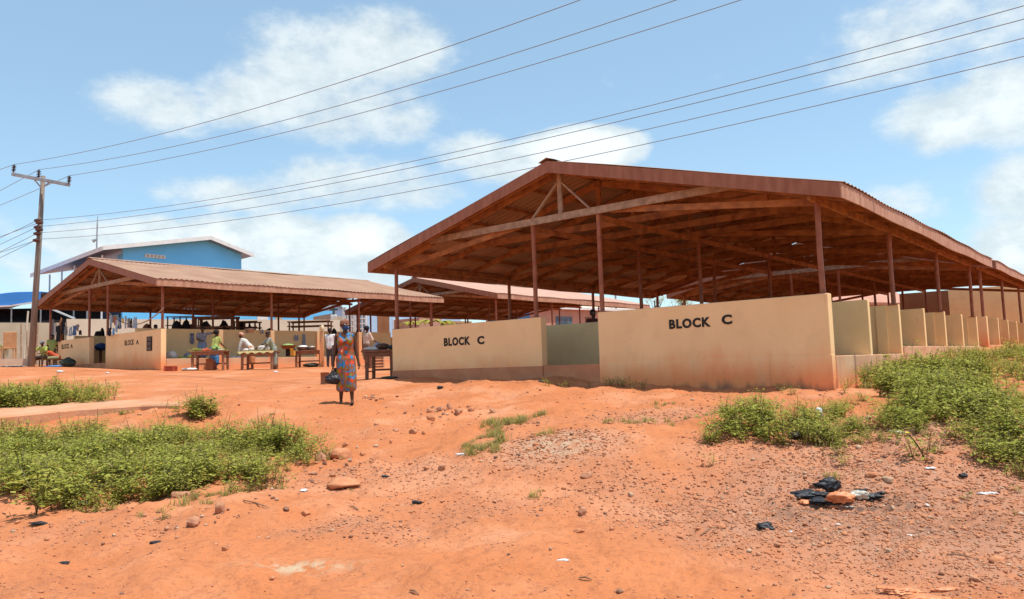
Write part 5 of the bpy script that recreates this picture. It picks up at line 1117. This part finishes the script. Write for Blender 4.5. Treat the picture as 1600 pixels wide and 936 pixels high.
for i, (x, w_, h_) in enumerate(((-.5,12,5),(-.3,10,6),(.12,14,9),(.3,10,8))): crumple(0,0,w_,h_,(M_bundle, M_cb)[i==1],('flat white bundle at the left end of the clothed table','small grey bundle beside the flat white one','round white bundle in the middle of the clothed table','tall white bundle right of the round one')[i],'bundle',60+i,cat='bundle',pos=ontop(t2,x,-.05,.69),amp=.2)
def basin(px, d, z, r, h, m, label, fill_m=None, name='basin'):
    q = Vector((*P2(px, d), z)); o = MB().lathe([(r*.7,0),(r,h),(r*1.08,h),(r*1.06,h*.93),(r*.93,h*.9),(r*.65,h*.12)], n=22).build(name, m, None, smooth=True); o.location = q; tag(o, label, name.replace('_',' '), None, 'thing')
    if fill_m: c = MB().lathe([(r*.9,h*.7),(r*.6,h*1.35),(r*.15,h*1.5)], n=16).build('contents', fill_m, o, smooth=True)
    return o
M_alu = mat('dull_aluminium', (.42,.36,.32), (.3,.25,.22), 6, .5, metallic=.4)
zt3 = t3.location.z+.665
basin(473, 30.9, zt3, .25, .14, M_alu, 'wide basin under a white cloth on the right hand stall table', M_white); basin(486.5, 30.9, zt3, .19, .12, M_alu, 'smaller lidded basin on the right hand stall table', M_alu)
basin(450, 30.2, EYE+.98, .30, .14, mat('brown_basin', (.24,.10,.06), (.18,.07,.04), 4, .7), 'brown tray of green peppers between the two right stall tables', M_cab)
basin(390, 31.0, EYE+1.70, .20, .16, M_alu, 'metal basin hung high on the olive wall above the middle table')
def carton(px0, px1, d, h, dep, label, m, name='crate', z=None, slats=False, yaw=0.0):
    a, b = P2(px0, d), P2(px1, d); w_ = b[0]-a[0]; c = Vector(((a[0]+b[0])/2, d+dep/2)); z = (Hs(c.x, d)-.02) if z is None else z; o = empty(name, (c.x, c.y, z), yaw, label, name.replace('_',' ')); x = w_/2; y = dep/2
    if slats:
        m_ = MB()
        for k in range(4): zz_ = h*(k+.5)/4; m_.box(-x,x,-y,-y+.02,zz_-.035,zz_+.035).box(-x,x,y-.02,y,zz_-.035,zz_+.035).box(-x,-x+.02,-y+.021,y-.021,zz_-.035,zz_+.035).box(x-.02,x,-y+.021,y-.021,zz_-.035,zz_+.035)
        m_.build('slats', m, o); MB().box(-x+.021,x-.021,-y+.021,y-.021,0,.03).build('bottom', m, o)
        m_ = MB(); [m_.box(sx_*x-(.045 if sx_>0 else 0)+(-.003 if sx_<0 else .003), sx_*x+(.045 if sx_<0 else 0)+(-.003 if sx_<0 else .003), -y-.012, -y-.001, 0, h) for sx_ in (-1,1)]; m_.build('corner_post', m, o)
    else:
        MB().box(-x,x,-y,-y+.02,0,h).box(-x,x,y-.02,y,0,h).box(-x,-x+.02,-y+.02,y-.02,0,h).box(x-.02,x,-y+.02,y-.02,0,h).box(-x+.02,x-.02,-y+.02,y-.02,0,.02).build('walls', m, o)
        MB().prism([(-x,-y-.001,h),(x,-y-.001,h),(x,-y-.012,h),(-x,-y-.012,h)], [(-x+.02,-y-.08,h+.07),(x-.02,-y-.08,h+.07),(x-.02,-y-.09,h+.06),(-x+.02,-y-.09,h+.06)]).build('flap', m, o)
    return o
M_card = mat('brown_cardboard', (.33,.16,.09), (.27,.12,.07), 3, .9)
carton(500, 515, 19.2, .24, .25, 'brown carton on the ground just left of the walking woman', M_card, 'carton'); carton(521, 529, 19.8, .34, .2, 'small dark box behind the hip of the walking woman', M_dark, 'box')
carton(569, 579, 27.5, .38, .3, 'brown slatted crate left of the dark wooden table', M_wood2, slats=True); carton(583.5, 597, 27.8, .42, .3, 'slatted crate standing behind the dark wooden table', M_wood, slats=True)
carton(322, 333, 28.3, .38, .25, 'brown wooden box under the vegetable table', cmat('red_brown_box', (.30,.10,.04)), 'box'); carton(257, 272, 27.6, .20, .3, 'low red perforated crate at the corner of the BLOCK A wall', cmat('red_plastic', (.55,.10,.05)), 'crate', slats=True)
carton(446, 458, 30.5, .30, .3, 'black container under the brown tray of peppers', M_dark, 'box', z=EYE+.70)
carton(453, 459, 30.0, .2, .2, 'small orange and yellow tin near the right stall table', cmat('orange_tin', (.7,.25,.05), (.6,.4,.05)), 'box', z=EYE+.71)
crumple(0,0,26,5,M_white,'white sheet spread on the ground beside the red crate','ground_sheet',71,cat='sheet',pos=G(297,579),amp=.1)
def sd_(px, K, xl):   # depth where column px meets the lengthwise plane local x = xl of a shed
    r = ray(px, 520); n = Vector((math.cos(TH), -math.sin(TH))); return (Vector(K).dot(n)+xl)/(r.x*n.x+n.y)
dA = lambda px, xl: sd_(px, KA, xl)
def sack(px, xl, w_, h_, m, label, seed, z=EYE+.70, K=KA): 
    d = sd_(px, K, xl); return crumple(0,0,w_,h_,m,label,'sack',seed,cat='sack',pos=Vector((*P2(px,d), z)),amp=.16)
M_sackw = cmat('white_woven_sack', (.70,.68,.64), (.6,.58,.55)); M_sackb = cmat('blue_grey_sack', (.32,.36,.42), (.25,.28,.34)); M_sackg = cmat('dark_netting_sack', (.06,.07,.05), (.035,.04,.03))
sack(268, -.9, 18, 14, M_sackw, 'white woven sack by the corner pillar of the left shed', 31); sack(295, -.8, 15, 11, M_sackb, 'blue grey sack on the stall floor left of the vegetable table', 32); sack(284, -.6, 13, 5, M_cab, 'flat heap of husks between the two sacks', 33)
sack(362, -.7, 16, 5, M_bundle, 'low striped bundle on the stall floor right of the square pillar', 34); sack(373, -.6, 12, 4, M_sackw, 'low white bundle on the stall floor', 35); sack(377.5, -.5, 4, 8, M_blue_pale, 'pale blue pail on the stall floor beside the middle table', 36)
crumple(0,0,24,16,M_sackg,'big dark net sack on the ground by the BLOCK A wall','sack',37,cat='sack',pos=gpos(106,32.2),amp=.18); crumple(0,0,26,3,cmat('blue_plastic_sheet',(.08,.25,.6)),'blue plastic sheet in front of the dark net sack','ground_sheet',38,cat='sheet',pos=gpos(84,31.3),amp=.2)
crumple(0,0,34,3,cpat('scattered_rags',[(.10,.08,.07),(.3,.25,.2),(.6,.6,.55)],12),'dark rags strewn at the foot of the leaning pole','rag_heap',39,cat='rags',pos=gpos(22,29.5),amp=.4); crumple(0,0,26,7,M_sackg,'dark rag bundle under the right hand stall table','rag_bundle',40,cat='rags',pos=gpos(486,30.8),amp=.3)
# goods on the dark table
for i, (x, w_, h_, m, lb) in enumerate(((-.28,22,6,M_bundle,'pale bundle of produce at the left of the dark table'),(-.13,10,13,M_sackb,'blue grey wrapped bundle on the dark table'),(.02,22,11,mat('brown_yam_skin',(.13,.07,.045),(.09,.045,.03),8,.9),'heap of brown yams on the dark table'),(.28,16,8,M_bb,'dark bag at the right of the dark table'))): crumple(0,0,w_,h_,m,lb,'bundle',80+i,cat='bundle',pos=ontop(t4,x,.0,.765),amp=.2)
crumple(0,0,11,4,M_white,'white tray of goods on the small low table','tray',90,cat='tray',pos=ontop(t5,0.05,0,.505),amp=.1); crumple(0,0,26,5,M_sackg,'dark lump at the foot of the dark table','sack',91,cat='sack',pos=G(606,592),amp=.3)
# tall slim yellow post with a cloth on it
d = 30.6; a = gpos(503, d); po = empty('slim_post', a, 0, 'slim pale yellow post with a bread coloured cloth on top beside the basin table', 'post'); MB().beam((0,0,-.1),(0,0,1.62), .14,.12,up=(0,1,0)).build('shaft', M_pillar, po)
crumple(0,0,6,12,cmat('bread_cloth',(.62,.38,.16),(.7,.6,.4)),'yellow cream cloth bundle on top of the slim post','cloth',92,cat='cloth',pos=a+V3((.06,-.12,1.36)),amp=.15)
# table with blue cloth in the BLOCK A doorway
d = 34.2; q = Vector((*P2(158, d), EYE+.70)); bt_ = empty('small_table', q, -.5, 'small round table under a dark blue cloth inside the BLOCK A doorway', 'table'); MB().lathe([(.05,0),(.06,.6),(.3,.62)], n=10).build('leg', M_wood2, bt_)
crumple(0,0,19,12,cmat('navy_cloth',(.03,.09,.24),(.02,.05,.15)),'dark blue cloth heaped on the small table in the doorway','cloth',93,cat='cloth',pos=q+V3((0,0,.62)),amp=.2)

# notice board
xa, za = plane_hit(230, 548.5, KA); xb, zb = plane_hit(238, 525.5, KA); nb_ = empty('notice_board', (*kd(KA, -.03, -(xa+xb)/2), EYE+za), -TH, 'narrow dark notice board with three small panels on the BLOCK A wall', 'notice board')
wN = (xb-xa)/2; hN = zb-za; MB().box(-wN,wN,0,.025,0,hN).build('backing', M_letter, nb_)
M_bp = mat('dim_board_panel', (.17,.11,.07), (.08,.06,.05), 30, .7)
for k in range(3): MB().box(-wN*.78,wN*.78,-.008,-.001,hN*(.04+.33*k),hN*(.29+.33*k)).build('panel', M_bp, nb_)

# ------------------------------------------------------------------ washing and ropes
def garment(kind, pos, w_, h_, m, label, yaw=0, seed=0, group=None, name=None):
    r = random.Random(seed); n = 12
    if kind == 'trousers': outl = lambda x, z: (z > .72 or abs(x) > .08) and abs(x) < .5-.12*z
    elif kind == 'shirt': outl = lambda x, z: abs(x) < (.5 if z > .62 else .33)
    else: outl = lambda x, z: abs(x) < .48+.03*math.sin(z*9+seed)
    nx, nz = 16, 14; V = {}; m_ = MB(); vs = []; fs = []
    def vid(i, j):
        if (i, j) not in V:
            x = -.5+i/nx; z = j/nz; y = .05*math.sin(x*13+seed+z*2)*(1-.3*z)+.02*math.sin(z*11+seed); V[i, j] = len(vs)
            vs.append((x*w_*(1-.1*z), y*min(w_, .6), (z-1)*h_+.02*math.sin(x*9+seed)))
        return V[i, j]
    for i in range(nx):
        for j in range(nz):
            if outl(-.5+(i+.5)/nx, (j+.5)/nz): fs.append((vid(i,j), vid(i+1,j), vid(i+1,j+1), vid(i,j+1)))
    k = len(vs); ed = {}
    for f in fs:
        for a, b in zip(f, f[1:]+f[:1]): ed[a, b] = 1
    rim = [(a, b) for (a, b) in ed if (b, a) not in ed]
    vs2 = [(x, y+.018, z) for x, y, z in vs]; fs2 = [tuple(i+k for i in f[::-1]) for f in fs]+[(b, a, a+k, b+k) for a, b in rim]
    o = MB().add(vs+vs2, fs+fs2).build(name or ('hanging_'+kind if kind != 'cloth' else 'hanging_cloth'), m, None, smooth=False); o.location = pos; o.rotation_euler = (0,0,yaw)
    return tag(o, label, kind if kind != 'cloth' else 'cloth', group or 'washing hung about the BLOCK A shed', 'thing')
M_den = cmat('blue_denim', (.08,.17,.32), (.06,.12,.25)); M_pden = cmat('pale_denim', (.34,.42,.50), (.28,.36,.44)); M_blk = cmat('black_cloth', (.018,.018,.022)); M_gry = cmat('grey_cloth', (.22,.21,.20), (.16,.15,.15)); M_org = cmat('orange_cloth', (.45,.13,.05)); M_wht = cmat('offwhite_cloth', (.58,.56,.52))
def fd(px, K, off=0):  # depth on front wall plane
    r = ray(px, 520); n = Vector((math.sin(TH), math.cos(TH))); return (Vector(K).dot(n)+off)/(r.x*n.x+n.y)
for i, (px, py0, py1, w_, m, k, lb, off) in enumerate(((82,499,530,10,M_gry,'cloth','grey cloth hung at the far left of the BLOCK A wall',.3),(86,505,524,8,M_wht,'cloth','off white cloth below the grey one at the left post',.25),(91,509,534,13,M_blk,'shirt','black shirt draped over the left BLOCK A wall',-.08),(99,498,522,10,M_blk,'cloth','dark cloth hung above the black shirt',.35),
     (103,511,524,9,M_gry,'cloth','grey jeans draped beside the black shirt',-.03),(110,511,525,9,M_pden,'trousers','pale denim shorts draped on the left BLOCK A wall',-.03),(116,509,524,9,M_den,'cloth','blue denim draped right of the pale shorts',-.03),(121,507,517,8,M_gry,'shirt','grey shirt at the peak of the draped washing',-.02),(125,516,523,7,M_blk,'cloth','black trousers at the right end of the draped washing',-.03))):
    d = fd(px, KA, off); garment(k, at(px, py0, d), w_/FP*d, (py1-py0)/FP*d, m, lb, -TH+.2, i)
for i, (px, py0, py1, w_, m, k, lb, off) in enumerate(((173,492,511,7,M_pden,'shirt','pale blue shirt on the line next to the post',.0),(176.5,494,504,5,M_gry,'cloth','dark small cloth on the line beside the pale shirt',0),(180,494,508,5,M_org,'cloth','orange cloth on the line',0),(182,500,519,5,M_pden,'cloth','pale cloth hanging low below the orange one',-.1),(187,495,514,8,M_den,'trousers','dark blue jeans on the line',0),
     (191.5,497,504,4,cmat('yellow_cloth',(.6,.42,.08)),'cloth','small yellow cloth right of the dark jeans',-.05),(196,494,513,5,M_pden,'shirt','pale shirt right of the yellow cloth',0),(201,497,512,7,M_gry,'cloth','grey brown cloth in the middle of the line',0),(205,498,512,4,M_blk,'cloth','narrow black cloth on the line',.05),(211,495.5,513,11,M_pden,'trousers','pale jeans hanging at the right of the line',0),(171,512,525,9,M_blk,'cloth','black bag shaped cloth at the doorway edge of the wall',-.12),(177,513,523,5,cmat('sky_blue_cloth',(.1,.35,.7)),'cloth','sky blue cloth beside the black one at the doorway',-.12))):
    d = fd(px, KA, off); garment(k, at(px, py0, d), w_/FP*d, (py1-py0)/FP*d, m, lb, -TH+.2, 20+i)
for px, py0, py1, w_, m, k, lb in ((300.5,521,537,6,cpat('dotted_bag_cloth',[(.10,.10,.16),(.3,.3,.36)],20),'cloth','dark speckled cloth hung on the olive wall behind the man'),(463,524,532,7,M_sackb,'cloth','grey cloth hung on the olive wall above the pepper tray'),(475,522,540,5,M_sackb,'cloth','long blue grey cloth strip hung above the basin table'),(410,515,521,4,M_sackb,'cloth','small grey cloth on top of the olive wall')):
    d = dA(px, -2.38); garment(k, at(px, py0, d), w_/FP*d, (py1-py0)/FP*d, m, lb, math.pi/2-TH-.3, int(px), 'cloths hung on the olive stall wall')
a, b = at(170.5,488.5,fd(170.5,KA,.1)), at(256,480.5,fd(256,KA,.02)); pp = [a.lerp(b, i/16)-V3((0,0,.55*4*(i/16)*(1-i/16))) for i in range(17)]
one(MB().tube(pp, .022, 6), 'clothes_line', mat('pale_rope', (.5,.36,.27), (.4,.28,.2), 8), 'sagging rope tied between two front posts of the left shed', 'rope', smooth=True)
# racks and dark goods standing inside the left shed behind the stall wall
def rack(px0, px1, d, py0, py1, label, m, rows=2, cols=2, dep=.8, r=.035):
    a = P2(px0, d); b = P2(px1, d); w_ = b[0]-a[0]; zt_ = zat((px0+px1)/2, py0, d); o = empty('goods_rack', (a[0], d, FA-.02), 0.05, label, 'rack', 'racks inside the left shed'); h = zt_-FA
    for i in range(cols+1):
        for y in (0, dep): MB().beam((w_*i/cols,y,0),(w_*i/cols,y,h), r*2, r*2, up=(0,1,0)).build('upright', m, o)
    for j in range(rows):
        z = h-j*(zt_-zat(400,py1,d))/max(1,rows-.6)-.03
        for y in (-.002, dep+.002): MB().beam((-.1,y,z),(w_+.1,y,z), r*1.6, r*1.8).build('rail', m, o)
    return o
rack(305, 362, 36, 494, 514, 'wide wooden rack above the vegetable table', M_wood, 2, 1, r=.06); rack(366, 398, 37, 501, 513, 'brown rack right of the wide wooden rack', M_wood2, 2, 2); rack(452, 512, 38, 500.5, 513, 'thin pipe rack with two rails near the post', M_rafter, 2, 1, r=.03)
rack(262, 300, 37, 493, 508, 'thin dark rack behind the dark bundles', M_wood2, 2, 2, r=.025)
for i, (px, d, w_, py0, m, lb) in enumerate(((276,35.5,20,500,M_dark,'dark heap of goods behind the corner post'),(291,35.7,16,498,M_blk,'taller dark heap with a rounded top'),(322,36.2,30,501,M_dark,'wide dark pile on the wide rack'),(350,36.2,22,499,M_blk,'dark humped pile at the right of the wide rack'),(377,37.2,18,503,M_dark,'dark pile on the brown rack'),(390,37.2,10,506,M_blk,'small dark pile right end of the brown rack'),
     (300,36.5,14,506,cmat('brown_leather',(.28,.12,.06)),'brown leaning board between the dark heaps'),(421,37,26,512,M_blk,'low dark heap on the wall left of the tall post'),(522,37,12,512,M_blk,'dark box like heap behind the head of the walking woman'),(560,37,13,512.5,M_blk,'low dark box right of the walking woman'),(154,36.5,16,516,M_blk,'dark machine heap in the BLOCK A doorway'),(160,37,10,511,M_blk,'dark upright heap behind the doorway'),(230,36,22,505,M_wood2,'brown stack behind the pale jeans'),(96,36.5,10,495,cmat('brown_cloth',(.30,.12,.05)),'brown sack by the left shed post'))):
    q = Vector((*P2(px, d), FA)); hpx = (q.z-zat(px, py0, d))/d*-FP; crumple(0,0,w_,hpx,m,lb,'goods_heap',100+i,cat='goods heap',pos=q,amp=.14)

# ------------------------------------------------------------------ plants and trees beyond
def banana(px, py, d, hgt, n, label, seed):
    q = at(px, py, d); q.z = max(1.6, q.z-hgt); r = random.Random(seed); o = empty('banana_plant', q, 0, label, 'plant', 'banana plants beyond the middle shed')
    H_ = hgt; MB().tube([(0,0,-.6),(0.02,0,H_*.5),(.03,0,H_*.75)], [.13,.10,.05], 8).build('stem', cmat('banana_stem', (.28,.30,.10)), o)
    for i in range(n):
        a = r.uniform(0, 6.28); L_ = r.uniform(1.0,1.6); m_ = MB(); vs = []; fs = []
        for j in range(9):
            f = j/8; x = L_*f*.75; z = H_*.72+L_*(.8*f-.85*f*f)+.1; w_ = .20*math.sin(math.pi*min(1, f*.92+.08))
            for s in (-1, 0, 1): vs.append((x*math.cos(a)-s*w_*math.sin(a), x*math.sin(a)+s*w_*math.cos(a), z-abs(s)*.05+r.uniform(-.02,.02)))
        for j in range(8):
            for s in (0, 1): k = j*3+s; fs.append((k, k+1, k+4, k+3))
        m_.add(vs, fs).build('leaf', ML[1], o, fix=False)
banana(640, 500, 60, 1.7, 9, 'banana plant with a large pale leaf left of the tan kiosk', 1); banana(672, 497, 58, 1.8, 11, 'leafy banana plant in the middle of the gap', 2); banana(690, 500, 57, 1.5, 9, 'smaller drooping banana plant beside the orange stand', 3)
def tree(px, pyt, pyb, d, w_, n, label, seed, leaf=.10, dens=1):
    r = random.Random(seed); q = Vector((*P2(px, d), 1.6)); zt_ = zat(px, pyt, d)-1.6; zb_ = zat(px, pyb, d)-1.6; o = empty('tree', q, 0, label, 'tree'); W_ = w_/FP*d/2
    m_ = MB(); m_.tube([(0,0,-.3),(.05,0,zb_*.6),(0,.05,zb_+.4*(zt_-zb_))], [.16,.12,.07], 8); tips = []
    for i in range(n):
        a = r.uniform(0, 6.28); z0 = zb_*r.uniform(.6,1.0); f = r.uniform(.35,1); e = V3((math.cos(a)*W_*f, math.sin(a)*W_*f*.8, zb_+(zt_-zb_)*r.uniform(.25,1)*(1.1-.35*f))); s0 = V3((.03,.02,z0)); m_.tube([s0, s0.lerp(e,.5)+V3((0,0,-.12)), e], [.06,.035,.012], 5); tips.append(e)
    m_.build('trunk', cmat('tree_bark', (.14,.10,.07)), o); VV = []; FF = []; MM = []; k = 0
    for e in tips:
        for j in range(int(70*dens)):
            p = e+V3((r.gauss(0,.28), r.gauss(0,.28), r.gauss(0,.18))); dd = V3((r.gauss(0,1), r.gauss(0,1), r.gauss(0,.6))).normalized(); s = dd.cross(V3((0,0,1))).normalized()*leaf*.35
            VV += [p[:], (p+dd*leaf*.5+s)[:], (p+dd*leaf)[:], (p+dd*leaf*.5-s)[:]]; FF.append((k,k+1,k+2,k+3)); MM.append(r.choice((0,0,1))); k += 4
    arr_mesh('crown', VV, FF, ML, o, mi=MM)
tree(1024, 463, 474, 95, 34, 12, 'sparse dark tree above the cream roof of the pink house', 4, .14, .5); tree(1068, 462, 480, 80, 22, 12, 'green bushy tree just left of the second shed post', 5, .14, 1.3); tree(1056, 466, 484, 110, 26, 12, 'thin bare branched tree beyond the nearest shed', 6, .10, .3)
q = gpos(7, 37.5); q.z = zat(7,556,37.5)-.05; pt = empty('potted_plant', q, 0, 'small potted palm on the concrete apron at the far left', 'potted plant'); MB().lathe([(.12,0),(.17,.3),(.19,.3)], n=14).build('pot', M_conc, pt)
VV = []; FF = []; k = 0
for i in range(60):
    a = random.uniform(0, 6.28); p = V3((0,0,.3)); dd = V3((math.cos(a), math.sin(a), random.uniform(.2,1.6))).normalized(); L_ = random.uniform(.3,.55); s = dd.cross(V3((0,0,1))).normalized()*.03; VV += [p[:], (p+dd*L_*.5+s)[:], (p+dd*L_-V3((0,0,.08)))[:], (p+dd*L_*.5-s)[:]]; FF.append((k,k+1,k+2,k+3)); k += 4
arr_mesh('foliage', VV, FF, ML[0], pt)
